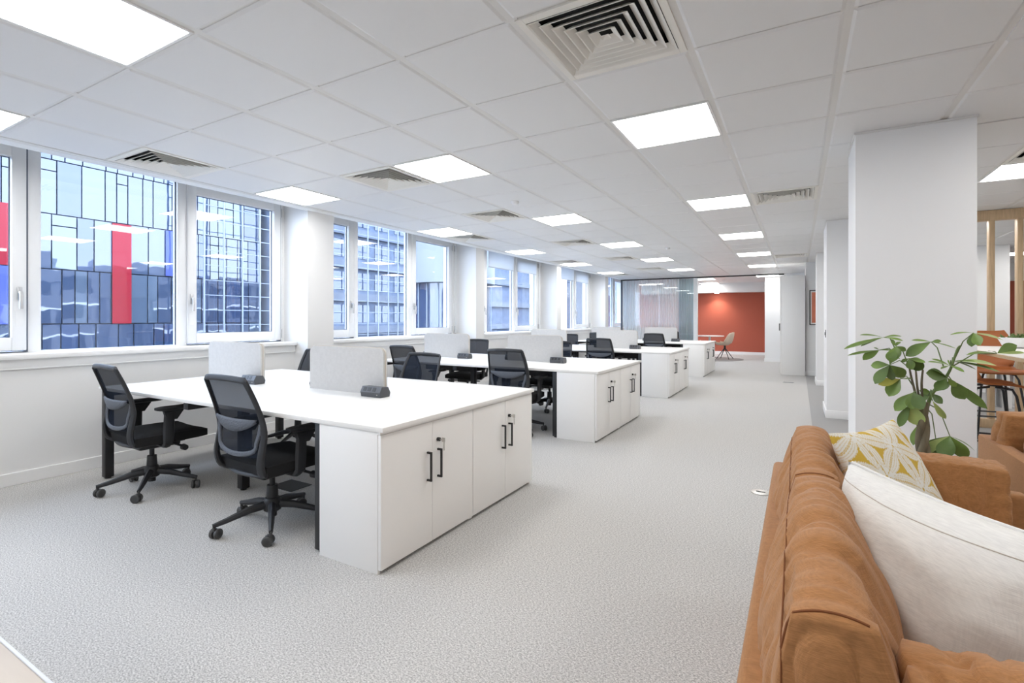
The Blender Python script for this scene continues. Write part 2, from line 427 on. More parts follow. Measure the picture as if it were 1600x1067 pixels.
def window(n, off, pane_b_right=None):
    """left casement, fixed light, right casement"""
    ZB, ZT = 0.985, 2.70
    win = bpy.data.objects.new('window_%d' % n, None); COL.objects.link(win); structure(win)
    y0, y1, y2, y3 = 0.50 + off, 1.582 + off, 2.693 + off, 3.808 + off
    fr = MB()
    frame_rect(fr, XW - 0.09, XW - 0.005, y0, y3, ZB - 0.02, ZT, 0.03, 0.003)
    fr.box(XW - 0.09, XW - 0.004, y1 - 0.042, y1 + 0.042, ZB, ZT - 0.03, 0.004)
    fr.box(XW - 0.09, XW - 0.004, y2 - 0.042, y2 + 0.042, ZB, ZT - 0.03, 0.004)
    fr.build('window_frame', M['frame'], win)
    # gap lines beside the casements
    gk = MB()
    gk.box(XW - 0.07, XW + 0.002, y1 - 0.052, y1 - 0.040, ZB + 0.005, ZT - 0.03)
    gk.box(XW - 0.07, XW + 0.002, y3 - 0.036, y3 - 0.024, ZB + 0.005, ZT - 0.03)
    gk.box(XW - 0.05, XW - 0.001, y0 + 0.03, y1 - 0.05, ZB + 0.004, ZB + 0.010)
    gk.box(XW - 0.05, XW - 0.001, y2 + 0.042, y3 - 0.03, ZB + 0.004, ZB + 0.010)
    gk.build('gasket', M['gasket'], win, smooth=False)
    # fixed light
    g = MB().box(XW - 0.052, XW - 0.048, y1 + 0.04, y2 - 0.04, ZB + 0.01, ZT - 0.01)
    g.build('pane', M['glass'], win, smooth=False)
    e = MB(); frame_rect(e, XW - 0.047, XW - 0.035, y1 + 0.042, y2 - 0.042, ZB, ZT - 0.03, 0.008, 0)
    e.build('gasket', M['gasket'], win, smooth=False)
    for k, (a, b) in enumerate(((y0 + 0.03, y1 - 0.052), (y2 + 0.042, y3 - 0.036))):
        s = MB(); frame_rect(s, XW - 0.06, XW + 0.018, a, b, ZB + 0.020, 2.600, 0.086, 0.005, 0.10)
        sash = s.build('sash', M['frame'], win)
        MB().box(XW - 0.042, XW - 0.038, a + 0.08, b - 0.08, ZB + 0.11, 2.52).build('pane', M['glass'], sash, smooth=False)
        e = MB(); frame_rect(e, XW - 0.037, XW - 0.028, a + 0.086, b - 0.086, ZB + 0.120, 2.514, 0.006, 0)
        e.build('gasket', M['gasket'], sash, smooth=False)
        yh = (b - 0.043) if k == 0 else (a + 0.035)
        h = MB()
        h.box(XW + 0.018, XW + 0.030, yh - 0.016, yh + 0.016, 1.40, 1.50, 0.004)
        h.tube([(XW + 0.03, yh, 1.46), (XW + 0.055, yh, 1.46), (XW + 0.060, yh, 1.44), (XW + 0.060, yh, 1.33)], 0.010, 8, 1.3)
        h.build('handle', M['alu'], sash)
        MB().box(XW + 0.018, XW + 0.021, yh - 0.022, yh + 0.022, 1.19, 1.32, 0.001).build('notice_plate', M['frame'], sash, smooth=False)
        hg = MB(); hy = b + 0.004 if k == 1 else a - 0.004
        for hz in (1.08, 2.50):
            hg.cyl((XW + 0.018, hy, hz - 0.05), (XW + 0.018, hy, hz + 0.05), 0.009, n=8)
        hg.build('hinge', M['alu'], sash)
    return win
for n, off in enumerate(BAY):
    window(n + 1, off)
window(6, -3.45)
# fill between the last frame edge and each pier
for k, off in enumerate(BAY):
    a = 3.808 + off; b = [3.84, 7.30, 10.69, 14.06, 17.31][k]
    if b > a: MB().box(XW - 0.2, XW - 0.002, a, b, 0.93, 2.71).build('pier_return', M['wall'], wl, smooth=False)
    a2 = [4.19, 7.55, 10.91, 14.31][k] if k < 4 else None
    if a2 and BAY[k + 1] + 0.50 > a2 - 0.02:
        pass
sl = MB()
SP = [(PIER[i][1], PIER[i + 1][0]) for i in range(len(PIER) - 1)]
for k, (a, b) in enumerate(SP):
    s = MB().box(XW - 0.01, XL + 0.055, a, b, 0.945, 0.985, 0.008)
    s.build('trim_%d' % (k + 1), M['trim']); 
for o in list(COL.objects):
    if o.name.startswith('trim_'):
        structure(o)
for k, (a, b) in enumerate(SP):
    ap = MB().box(XL - 0.01, XL + 0.016, a + 0.001, b - 0.001, 0.875, 0.9445, 0.004)
    ap.box(XL - 0.01, XL + 0.022, a + 0.001, b - 0.001, 0.868, 0.878, 0.002)
    ap.build('apron', M['trim'], bpy.data.objects['trim_%d' % (k + 1)])
# roller blinds half lowered in the two far bays
for n, off in ((3, BAY[2]), (4, BAY[3])):
    for a, b, w in ((1.63, 2.62, 'fixed light'), (2.80, 3.69, 'right casement')):
        t = MB().box(XW + 0.026, XW + 0.029, a + off, b + off, 2.29, 2.69)
        o = t.build('roller_blind', M['blind'], None, smooth=False)
        MB().box(XW + 0.022, XW + 0.033, a + off, b + off, 2.275, 2.29, 0.003).build('bottom_bar', M['alu'], o)
        MB().cyl((XW + 0.028, a + off, 2.67), (XW + 0.028, b + off, 2.67), 0.014, n=10).build('roller', M['frame'], o)
        tag(o, 'short white roller blind over the %s of the %s window bay' % (w, 'third' if n == 3 else 'fourth'), 'blind', 'white roller blinds')

# ------------------------------------------------------------------ other walls and columns
wb = sbox('wall_back', XL - 0.3, -0.86, YE, YE + 0.2, 0, CZ + 0.2, M['red'])
sbox('baseboard_back', XL, -0.9, YE - 0.02, YE + 0.01, 0, 0.1, M['trim'])
sbox('wall_meeting', -0.86, -0.40, 16.5, YE, 0, CZ, M['wall'])
sbox('baseboard_meeting', -0.875, -0.39, 16.48, 16.51, 0, 0.1, M['trim'])
sbox('wall_inner', -0.33, 0.20, RAIL_Y, YE, 0, CZ, M['wall'])
sbox('wall_side', 0.14, 3.0, 12.87, RAIL_Y, 0, CZ, M['wall'])
sbox('baseboard_side', 0.13, 3.0, 12.85, 12.875, 0, 0.1, M['trim'])
sbox('trim_20', XL, -0.9, 18.75, YE, 2.18, CZ, M['wall'])       # bulkhead over the red wall
def column(name, x0, x1, y0, y1, bb=True):
    o = sbox(name, x0, x1, y0, y1, 0, CZ - 0.002, M['wall'])
    if bb:
        t = MB(); h = 0.1
        t.box(x0 - 0.014, x1 + 0.014, y0 - 0.014, y0 + 0.002, 0, h, 0.003)
        t.box(x0 - 0.014, x0 + 0.002, y0, y1, 0, h, 0.003)
        t.box(x1 - 0.002, x1 + 0.014, y0, y1, 0, h, 0.003)
        t.build('baseboard', M['trim'], o)
        MB().box(x0 - 0.008, x1 + 0.008, y0 - 0.008, y1 + 0.008, CZ - 0.014, CZ - 0.001).build('cornice', M['ceilgrid'], o, smooth=False)
    return o
column('column', 0.333, 0.9485, 4.07, 4.62)
column('column', 0.31, 0.92, 7.47, 8.27)
column('column', 0.30, 0.90, 11.03, 11.75)
sbox('wall_kitchen', 1.0, 3.07, 11.4, 11.6, 0, CZ, M['wall'])
sbox('wall_far', 2.9, XR, 15.2, 15.4, 0, 2.1, M['red'])
sbox('wall_far', 2.9, XR, 15.1, 15.4, 2.1, CZ, M['wall'])
sbox('wall_right', XR, XR + 0.2, YB, YE, 0, CZ + 0.2, M['wall'])
sbox('wall_front', XL - 0.3, XR, YB - 0.2, YB, 0, CZ + 0.4, M['wall'])

# ------------------------------------------------------------------ ceiling: slab, grid rails, metal tiles
ceil = sbox('ceiling', XP - 0.03, XR, YB, YE, 2.60, 2.72, M['wall'])
LIGHTS = {(i, j) for i in (-4, -1, 2) for j in (-5, -1, 3, 7, 11, 15, 19)} | {(6, j) for j in (-5, -1, 3, 7, 11, 15)} | {(9, j) for j in (-1, 3, 7, 11, 15, 19)}
OUT9 = (-1, 3, 7, 11)
VENTS = [(2, 1), (-4, 1), (-2, 3), (-2, 6), (-4, 8), (-2, 10), (-2, 14), (-4, 14), (-2, 18), (3, 7), (3, 16), (6, 6), (-4, 20)]
def cell(i, j):
    return GX + TX * i, GX + TX * (i + 1), GY + TY * j, GY + TY * (j + 1)
gx, gy = 0.013, 0.005                      # half gaps
def tile_mesh():
    mb = MB(); w, d = TX / 2 - gx, TY / 2 - gy
    prof = [(0.0, 0.004, 0.012), (0.0, 0.0055, 0.006), (0.010, 0.0, 0.0)]
    rings = []
    for ins, z, _ in ((-0.0, 0.020, 0), (0.0, 0.007, 0), (0.016, 0.0, 0)):
        rings.append([mb.bm.verts.new((sx * (w - ins), sy * (d - ins), z)) for sx, sy in ((1, 1), (-1, 1), (-1, -1), (1, -1))])
    for r0, r1 in zip(rings, rings[1:]):
        for k in range(4): mb.bm.faces.new((r0[k], r0[(k + 1) % 4], r1[(k + 1) % 4], r1[k]))
    mb.bm.faces.new(rings[-1]); mb.bm.faces.new(rings[0][::-1])
    return mb
tile_me = tile_mesh().mesh('ceiling_tile', M['ceil'])
NX0, NX1, NJ0, NJ1 = -4, 12, -8, 23
far = MB(); near_cells = []
for i in range(NX0, NX1 + 1):
    for j in range(NJ0, NJ1 + 1):
        if (i, j) in LIGHTS or (i, j) in VENTS: continue
        x0, x1, y0, y1 = cell(i, j)
        cx, cyy = (x0 + x1) / 2, (y0 + y1) / 2
        d = -_s * cx + _c * cyy; r = _c * cx + _s * cyy
        vis = d > 0.5 and abs(r / d) < 1.25 and (x0 < 0.5 or (cyy < 4.1 or cx > 1.3))
        if vis and 0.48 * 1250 / max(d, 0.1) > 0 and j < 19 and i < 9:
            near_cells.append((d, i, j, cx, cyy))
        else:
            far.box(x0 + gx, x1 - gx, y0 + gy, y1 - gy, CZ, CZ + 0.015)
near_cells.sort()
for k, (d, i, j, cx, cyy) in enumerate(near_cells):
    if k < 290: place('ceiling_tile', tile_me, ceil, (cx, cyy, CZ))
    else:
        x0, x1, y0, y1 = cell(i, j)
        far.box(x0 + gx, x1 - gx, y0 + gy, y1 - gy, CZ, CZ + 0.015)
fo = far.build('ceiling_tiles_beyond', M['ceil'], ceil, smooth=False); fo['kind'] = 'stuff'
for i in range(NX0, NX1 + 2):
    x = GX + TX * i
    MB().box(x - 0.03, x + 0.03, YB, RAIL_Y, CZ + 0.006, CZ + 0.03).build('grid_rail', M['ceilgrid'], ceil, smooth=False)
xr = MB()
for j in range(NJ0, NJ1 + 2):
    y = GY + TY * j
    if YB < y < RAIL_Y: xr.box(GX + TX * NX0, XR, y - 0.03, y + 0.03, CZ + 0.010, CZ + 0.026)
xo = xr.build('cross_rails', M['ceilgrid'], ceil, smooth=False); xo['kind'] = 'stuff'
# plain margins: strip along the windows, meeting room ceiling
MB().box(XP - 0.025, GX + TX * NX0 - gx, YB, RAIL_Y, CZ + 0.001, CZ + 0.02).build('margin_strip', M['ceilgrid'], ceil, smooth=False)
MB().box(XP - 0.03, XP + 0.09, YB, YE, CZ - 0.001, CZ + 0.06, 0.003).build('edge_trim', M['trim'], ceil, smooth=False)
MB().box(XP - 0.03, XP - 0.01, YB, YE, CZ + 0.0, 2.71).build('edge_upstand', M['trim'], ceil, smooth=False)
MB().box(XP + 0.09, XR, GY + TY * (NJ1 + 1), YE, CZ, CZ + 0.03).build('plain_ceiling', M['ceil'], ceil, smooth=False)

# ------------------------------------------------------------------ ceiling lights
COLN = {-4: 'window-side column', -1: 'second column from the windows', 2: 'aisle column', 6: 'column right of the pillars', 9: 'far right column'}
ORD = {-1: 'nearest', 3: 'second', 7: 'third', 11: 'fourth', 15: 'fifth', 19: 'sixth'}
dm = MB().box(-TX / 2 + 0.028, TX / 2 - 0.028, -TY / 2 + 0.02, TY / 2 - 0.02, 0.002, 0.012).mesh('diffuser', M['lamp'])
fm_ = MB()
for a in ((-TX / 2 + gx, -TX / 2 + 0.028, -TY / 2 + gy, TY / 2 - gy), (TX / 2 - 0.028, TX / 2 - gx, -TY / 2 + gy, TY / 2 - gy),
          (-TX / 2 + 0.028, TX / 2 - 0.028, -TY / 2 + gy, -TY / 2 + 0.02), (-TX / 2 + 0.028, TX / 2 - 0.028, TY / 2 - 0.02, TY / 2 - gy)):
    fm_.box(*a, -0.002, 0.02, 0.002)
fmesh = fm_.mesh('light_frame', M['trim'])
for (i, j) in sorted(LIGHTS, key=lambda q: (q[1], q[0])):
    x0, x1, y0, y1 = cell(i, j)
    if j == -5: lab = 'square white ceiling light panel behind the viewpoint, outside the picture'
    elif (i == 9 and j in OUT9) or (i == 6 and j in (-1, 3)) or (i == 2 and j == -1): lab = 'square white ceiling light panel outside the picture, to the right or overhead'
    else: lab = 'square white ceiling light panel, %s in the %s' % (ORD[j], COLN[i])
    t = thing('ceiling_light', lab, 'ceiling light', ((x0 + x1) / 2, (y0 + y1) / 2, CZ), 0, 'recessed square ceiling lights')
    place('frame', fmesh, t); place('diffuser', dm, t)

# ------------------------------------------------------------------ ceiling air vents: concentric flared louvres
def vent_parts(blades, m):
    fr = MB(); H = TX / 2 - gx; h2 = TY / 2 - gy; q = 0.262
    for a in ((-H, -q, -h2, h2), (q, H, -h2, h2), (-q, q, -h2, -q), (-q, q, q, h2)):
        fr.box(*a, -0.001, 0.02, 0.002)
    out = [('frame', fr.mesh('frame', m))]
    pl = MB().box(-q, q, -q, q, 0.075, 0.085)
    for a in ((-q - 0.004, -q, -q, q), (q, q + 0.004, -q, q), (-q, q, -q - 0.004, -q), (-q, q, q, q + 0.004)):
        pl.box(*a, 0.004, 0.08)
    out.append(('backing', pl.mesh('backing', M['void'])))
    step = q / (blades + 0.6)
    for k in range(blades):
        b = q - 0.004 - step * k
        t = b - step * 0.74
        mb = MB(); R4 = ((1, 1), (-1, 1), (-1, -1), (1, -1))
        lo = [mb.bm.verts.new((sx * b, sy * b, 0.0)) for sx, sy in R4]
        hi = [mb.bm.verts.new((sx * t, sy * t, step * 0.66)) for sx, sy in R4]
        lo2 = [mb.bm.verts.new((sx * (b - 0.003), sy * (b - 0.003), -0.002)) for sx, sy in R4]
        for (d0, z0, d1, z1) in ((0.0, -0.001, 0.006, -0.0035), (0.0, 0.0, 0.006, -0.001), (0.006, -0.0035, 0.006, -0.001)):
            f0 = [mb.bm.verts.new((sx * (b - 0.004 + d0), sy * (b - 0.004 + d0), z0)) for sx, sy in R4]
            f1 = [mb.bm.verts.new((sx * (b - 0.004 + d1), sy * (b - 0.004 + d1), z1)) for sx, sy in R4]
            for s in range(4): mb.bm.faces.new((f0[s], f0[(s + 1) % 4], f1[(s + 1) % 4], f1[s]))
        hi2 = [mb.bm.verts.new((sx * (t - 0.003), sy * (t - 0.003), step * 0.66 - 0.002)) for sx, sy in R4]
        for s in range(4):
            e = (s + 1) % 4
            mb.bm.faces.new((lo[s], lo[e], hi[e], hi[s])); mb.bm.faces.new((lo2[s], lo2[e], hi2[e], hi2[s]))
            mb.bm.faces.new((lo[s], lo[e], lo2[e], lo2[s])); mb.bm.faces.new((hi[s], hi[e], hi2[e], hi2[s]))
        out.append(('louvre', mb.mesh('louvre', m)))
    c = q - 0.004 - step * blades
    mb = MB(); R4 = ((1, 1), (-1, 1), (-1, -1), (1, -1))
    lo = [mb.bm.verts.new((sx * c, sy * c, 0.0)) for sx, sy in R4]; ap = mb.bm.verts.new((0, 0, c * 0.55))
    for s in range(4): mb.bm.faces.new((lo[s], lo[(s + 1) % 4], ap))
    out.append(('centre_cone', mb.mesh('centre_cone', m)))
    return out
vp = vent_parts(6, M['louvre'])
VL = {(2, 1): 'large cream square air vent overhead, the nearest one', (-4, 1): 'square air vent above the nearest window bay',
      (-2, 3): 'square air vent touching the left edge of the second light panel, second column', (-2, 6): 'square air vent just before the third light panel of the second column',
      (-4, 8): 'square air vent beside the third window-side light panel', (-2, 10): 'square air vent just before the fourth light panel of the second column',
      (-2, 14): 'square air vent just before the fifth light panel of the second column', (-4, 14): 'small far air vent just before the fifth window-side light panel',
      (-2, 18): 'small far air vent before the sixth light panel of the second column', (3, 7): 'square air vent right of the third aisle light panel',
      (3, 16): 'shallow far air vent right of the fifth aisle light panel', (6, 6): 'air vent right of the near pillar, at the picture edge',
      (-4, 20): 'farthest window-side air vent above the sheer curtain'}
for (i, j) in VENTS:
    x0, x1, y0, y1 = cell(i, j)
    t = thing('ceiling_vent', VL[(i, j)], 'air vent', ((x0 + x1) / 2, (y0 + y1) / 2, CZ), 0, 'square ceiling air vents')
    for nm, me in vp: place(nm, me, t)

# ceiling sensors
for (x, y, lab) in ((-2.62, 4.64, 'small white round ceiling sensor between the second and third light rows'), (-1.99, 8.96, 'small white ceiling sensor over the third desk row')):
    o = MB().lathe([(0.045, 0.0), (0.045, -0.012), (0.032, -0.030), (0.010, -0.036)], n=20).build('ceiling_sensor', M['trim'])
    o.location = (x, y, CZ); tag(o, lab, 'sensor')

# ------------------------------------------------------------------ desks
DX0, DX1 = -4.75, -1.745                   # worktop ends
DEPTH = 1.60
ROWY = [1.79, 4.79, 8.06, 11.42]
ROWN = ['front', 'second', 'third', 'farthest']
ZT = 0.722
def make_desk():
    """origin at the worktop's near right corner, on the floor"""
    L = DX1 - DX0
    t = thing('bench_desk', '', 'desk', (0, 0, 0), 0, 'white bench desks in four rows')
    w = MB().box(-L, 0, 0, DEPTH, ZT - 0.025, ZT, 0.003)
    w.build('worktop', M['white'], t)
    xs = (-L + 0.032, -1.79, -0.485)
    for k, x in enumerate(xs):
        ins = 0.05 if k != 1 else 0.42
        for y in (ins, DEPTH - ins):
            lg = MB().box(x - 0.03, x + 0.03, y - 0.03, y + 0.03, 0.012, ZT - 0.026, 0.004)
            lg.cyl((x, y, 0), (x, y, 0.014), 0.022, n=10)
            lg.build('leg', M['black'], t)
        MB().box(x - 0.029, x + 0.029, 0.02 if k == 1 else 0.082, DEPTH - (0.02 if k == 1 else 0.082), ZT - 0.075, ZT - 0.027, 0.003).build('cross_beam', M['black'], t)
    for y in (0.34, DEPTH - 0.34):
        MB().box(-L + 0.063, -0.516, y - 0.02, y + 0.02, ZT - 0.065, ZT - 0.030).build('long_beam', M['black'], t)
    tr = MB()
    for (a, b) in ((-L + 0.25, -1.95), (-1.63, -0.6)):
        tr.box(a, b, DEPTH / 2 - 0.14, DEPTH / 2 + 0.14, ZT - 0.165, ZT - 0.16)
        tr.box(a, b, DEPTH / 2 - 0.142, DEPTH / 2 - 0.138, ZT - 0.165, ZT - 0.08)
        tr.box(a, b, DEPTH / 2 + 0.138, DEPTH / 2 + 0.142, ZT - 0.165, ZT - 0.08)
    tr.build('cable_tray', M['black'], t, smooth=False)
    return t
desk0 = make_desk()
desks = []
for k, y in enumerate(ROWY):
    d = desk0 if k == 0 else copy_tree(desk0)
    d.location = (DX1, y, 0)
    d['label'] = 'long white bench desk with black legs, %s row' % ROWN[k]
    desks.append(d)

def make_cabinet():
    """two-door cupboard 0.8 wide along y, doors facing +x; origin at its near front floor corner"""
    W, D, H = 0.795, 0.44, ZT - 0.026
    t = thing('storage_cabinet', '', 'cabinet', (0, 0, 0), 0, 'white two-door cabinets under the desk ends')
    c = MB()
    c.box(-D, -0.021, 0, 0.018, 0.0, H, 0.0015); c.box(-D, -0.021, W - 0.018, W, 0.0, H, 0.0015)
    c.box(-D, -0.021, 0.018, W - 0.018, 0.03, 0.05); c.box(-D, -0.021, 0.018, W - 0.018, H - 0.018, H)
    c.box(-D, -D + 0.01, 0.018, W - 0.018, 0.03, H)
    c.box(-0.022, -0.002, 0.0, W, H - 0.012, H, 0.001)
    c.build('carcass', M['white'], t)
    MB().box(-D + 0.02, -0.030, 0.02, W - 0.02, 0.002, 0.03).build('plinth', M['darkgrey'], t, smooth=False)
    for k in (0, 1):
        a, b = (0.002, W / 2 - 0.0015) if k == 0 else (W / 2 + 0.0015, W - 0.002)
        dr = MB().box(-0.019, 0, a, b, 0.022, H - 0.014, 0.0015).build('door', M['white'], t)
        yh = W / 2 - 0.045 if k == 0 else W / 2 + 0.045
        h = MB(); z0, z1 = 0.365, 0.525
        h.box(0.0, 0.030, yh - 0.005, yh + 0.005, z0, z0 + 0.010); h.box(0.0, 0.030, yh - 0.005, yh + 0.005, z1 - 0.010, z1)
        h.box(0.022, 0.032, yh - 0.005, yh + 0.005, z0, z1, 0.001)
        h.build('handle', M['black'], dr, smooth=False)
        if k == 1:
            lk = MB().cyl((0.0, yh, 0.575), (0.016, yh, 0.575), 0.011, n=14)
            lk.build('lock', M['black'], dr)
            ky = MB().cyl((0.010, yh, 0.575), (0.040, yh, 0.575), 0.004, n=8)
            ky.box(0.030, 0.052, yh - 0.004, yh + 0.004, 0.563, 0.587, 0.003)
            ky.box(0.040, 0.043, yh + 0.001, yh + 0.010, 0.515, 0.562, 0.001)
            ky.build('key', M['chrome'], dr)
    return t
cab0 = make_cabinet()
for k, y in enumerate(ROWY):
    for q in (0, 1):
        c = cab0 if (k, q) == (0, 0) else copy_tree(cab0)
        c.location = (DX1 - 0.018, y + 0.005 + q * 0.796, 0)
        c['label'] = 'white two-door cabinet with black bar handles under the %s desk, %s unit' % (ROWN[k], 'near' if q == 0 else 'far')

def rr_poly(w, h, r, n=6, lower=0.0):
    pts = [(-w / 2, 0), (w / 2, 0)]
    for cxx, a0 in ((w / 2 - r, 0), (-w / 2 + r, 90)):
        for k in range(n + 1):
            a = R(a0 + 90 * k / n); pts.append((cxx + r * math.cos(a), h - r + r * math.sin(a)))
    return pts
def make_screen():
    t = thing('desk_screen', '', 'desk screen', (0, 0, 0), 0, 'grey felt screens standing on the desks')
    MB().prism(rr_poly(0.76, 0.325, 0.05), 1, -0.019, 0.019).build('panel', M['screen'], t)
    e = MB(); pl = rr_poly(0.7615, 0.3258, 0.0505)
    for y in (-0.0195, 0.0135):
        pass
    path = [Vector((x, 0, z)) for x, z in pl[1:]] + [Vector((-0.7615 / 2, 0, 0.0))]
    e.tube(path, 0.0035, 6, cap=True)
    e.build('edge_piping', M['screenedge'], t)
    return t
scr0 = make_screen(); first = True
SX = (-2.87, -4.24)
for k, y in enumerate(ROWY):
    for q, x in enumerate(SX):
        s = scr0 if first else copy_tree(scr0); first = False
        s.location = (x, y + DEPTH / 2 - 0.01, ZT)
        s['label'] = 'light grey felt divider screen on the %s desk, %s' % (ROWN[k], 'cabinet side' if q == 0 else 'window side')

def make_box():
    t = thing('power_box', '', 'power socket', (0, 0, 0), 0, 'charcoal desk power boxes')
    poly = [(-0.042, 0.0), (0.042, 0.0), (0.050, 0.028), (0.030, 0.066), (-0.030, 0.070), (-0.050, 0.034)]
    MB().prism(poly, 0, -0.090, 0.090).build('housing', M['box'], t, smooth=False)
    n = Vector((0, -0.036, 0.020)).normalized()
    for x in (-0.055, -0.015, 0.030):
        c = Vector((x, -0.0402, 0.052))
        m = Matrix.Translation(c) @ Matrix.Rotation(R(61), 4, 'X')
        MB().cbox((0, 0, 0), (0.030, 0.028, 0.003), 0.001, mtx=m).build('socket', M['socket'], t, smooth=False)
    c = Matrix.Translation((0.06, -0.0462, 0.018))
    MB().cbox((0, 0, 0), (0.008, 0.002, 0.006), mtx=c).build('usb_port', M['chrome'], t, smooth=False)
    return t
box0 = make_box(); first = True
for k, y in enumerate(ROWY):
    for q, x in enumerate(SX):
        for side in (0, 1):
            b = box0 if first else copy_tree(box0); first = False
            yc = y + DEPTH / 2
            b.location = (x + (0.36 if side == 0 else -0.36), yc + (-0.085 if side == 0 else 0.068), ZT)
            b.rotation_euler = (0, 0, 0 if side == 0 else PI)
            b['label'] = 'charcoal power box on the %s desk, at the %s of the %s screen' % (ROWN[k], 'near right corner' if side == 0 else 'far left corner', 'cabinet-side' if q == 0 else 'window-side')

# ------------------------------------------------------------------ office chairs
def make_chair():
    t = thing('office_chair', '', 'chair', (0, 0, 0), 0, 'black mesh office chairs at the desks')
    # seat cushion
    def seatfn(u, v, top):
        x = (u - 0.5) * 2; y = (v - 0.5) * 2
        w = 0.245 * (1 - 0.10 * max(0, y) ** 2) 
        px = w * x; py = 0.235 * y + 0.03
        edge = max(abs(x), abs(y)) ** 6
        zt = 0.488 - 0.008 * (1 - x * x) - 0.012 * max(0, y) ** 3 - 0.020 * edge
        zb = 0.392 + 0.016 * edge
        return Vector((px, py, zt if top else zb))
    s = MB()
    n = 14
    s.grid(lambda u, v: seatfn(u, v, True), n, n); s.grid(lambda u, v: seatfn(u, v, False), n, n)
    bmesh.ops.remove_doubles(s.bm, verts=s.bm.verts, dist=0.0005)
    # close the rim
    be = [e for e in s.bm.edges if e.is_boundary]
    if be: bmesh.ops.bridge_loops(s.bm, edges=be)
    s.build('seat', M['seatfab'], t)
    # back frame: outer hoop going down both sides and under the seat
    prof = [(-0.165, 0.405), (-0.215, 0.430), (-0.232, 0.50), (-0.222, 0.58), (-0.212, 0.65), (-0.228, 0.74), (-0.262, 0.84), (-0.305, 0.945)]
    hw = [0.185, 0.208, 0.222, 0.225, 0.226, 0.224, 0.216, 0.200]
    def cr(lst, t_):
        n_ = len(lst) - 1; i = min(int(t_ * n_), n_ - 1); f = t_ * n_ - i
        p0, p1, p2, p3 = lst[max(i - 1, 0)], lst[i], lst[i + 1], lst[min(i + 2, n_)]
        return 0.5 * (2 * p1 + (p2 - p0) * f + (2 * p0 - 5 * p1 + 4 * p2 - p3) * f * f + (3 * p1 - p0 - 3 * p2 + p3) * f ** 3)
    py = [p[0] for p in prof]; pz = [p[1] for p in prof]
    N = 22
    side = [(cr(hw, k / N), cr(py, k / N), cr(pz, k / N)) for k in range(N + 1)]
    right = [Vector((w, y, z)) for w, y, z in side]; left = [Vector((-w, y, z)) for w, y, z in side]
    # rounded top corner + slightly crowned top rail
    tw, ty, tz = side[-1]
    top = [Vector((tw * math.cos(a) if False else tw * (1 - 2 * q), ty - 0.012 * (1 - (1 - 2 * q) ** 2) , tz + 0.008 + 0.008 * (1 - (1 - 2 * q) ** 2))) for q in np.linspace(0.02, 0.98, 11)]
    loop = right + top + left[::-1]
    f = MB().tube(loop, [0.029 - 0.011 * min(1, k / (N - 5)) for k in range(N - 5)] + [0.017] * (len(loop) - 2 * (N - 5)) + [0.018 + 0.011 * min(1, k / (N - 5)) for k in range(N - 5)], 8, 0.60, up=Vector((1, 0, 0)))
    bw, by, bz = side[0]
    f.tube([(-bw, by, bz)] + [(bw * q, by - 0.035 * (1 - q * q), bz - 0.004) for q in np.linspace(-0.9, 0.9, 9)] + [(bw, by, bz)], 0.015, 8, 1.5)
    f.box(-0.09, 0.09, -0.20, 0.02, 0.385, 0.402, 0.004)
    f.build('back_frame', M['plastic'], t)
    # mesh
    k0 = 7
    def meshfn(u, v):
        q = k0 / N + (1 - k0 / N - 0.015) * v
        w, y, z = cr(hw, q), cr(py, q), cr(pz, q)
        x = (u - 0.5) * 2
        return Vector((x * (w - 0.008), y - 0.022 * (1 - x * x), z + (0.012 * (1 - x * x) if v > 0.9 else 0)))
    MB().grid(meshfn, 10, 12).build('mesh_back', M['mesh'], t, smooth='all')
    # inner lower yoke (U) and lumbar pad
    yk = []
    for a in np.linspace(0, PI, 15):
        x = 0.185 * math.cos(a); z = 0.60 - 0.075 * math.sin(a) ** 0.6
        yk.append(Vector((x, -0.232 - 0.022 * (1 - (x / 0.19) ** 2), z)))
    yk = [Vector((0.208, -0.222, 0.70)), Vector((0.200, -0.226, 0.65))] + yk + [Vector((-0.200, -0.226, 0.65)), Vector((-0.208, -0.222, 0.70))]
    MB().tube(yk, 0.014, 8, 0.6, up=Vector((0, 0, 1)) if False else None).build('lower_yoke', M['plastic2'], t)
    def lumb(u, v):
        x = (u - 0.5) * 2
        zt = 0.728 + 0.004 * x * x; zb = 0.655 + 0.055 * abs(x) ** 2.2
        z = zb + (zt - zb) * v
        return Vector((x * 0.200, -0.243 - 0.024 * (1 - x * x) - 0.006 * math.sin(v * PI), z))
    MB().grid(lumb, 16, 5, 0.006).build('lumbar_pad', M['plastic2'], t, smooth='all')
    # mechanism under the seat
    m = MB().box(-0.085, 0.085, -0.13, 0.14, 0.345, 0.405, 0.012)
    m.box(-0.20, 0.20, -0.09, 0.12, 0.392, 0.408, 0.003)
    m.tube([(0.06, 0.08, 0.365), (0.20, 0.09, 0.36), (0.25, 0.09, 0.355)], 0.009, 8)
    m.cyl((0.235, 0.09, 0.355), (0.275, 0.09, 0.355), 0.022, 0.020, 12)
    m.tube([(-0.06, 0.06, 0.37), (-0.22, 0.07, 0.365)], 0.007, 8); m.box(-0.265, -0.20, 0.05, 0.09, 0.358, 0.372, 0.003)
    m.build('tilt_mechanism', M['plastic'], t)
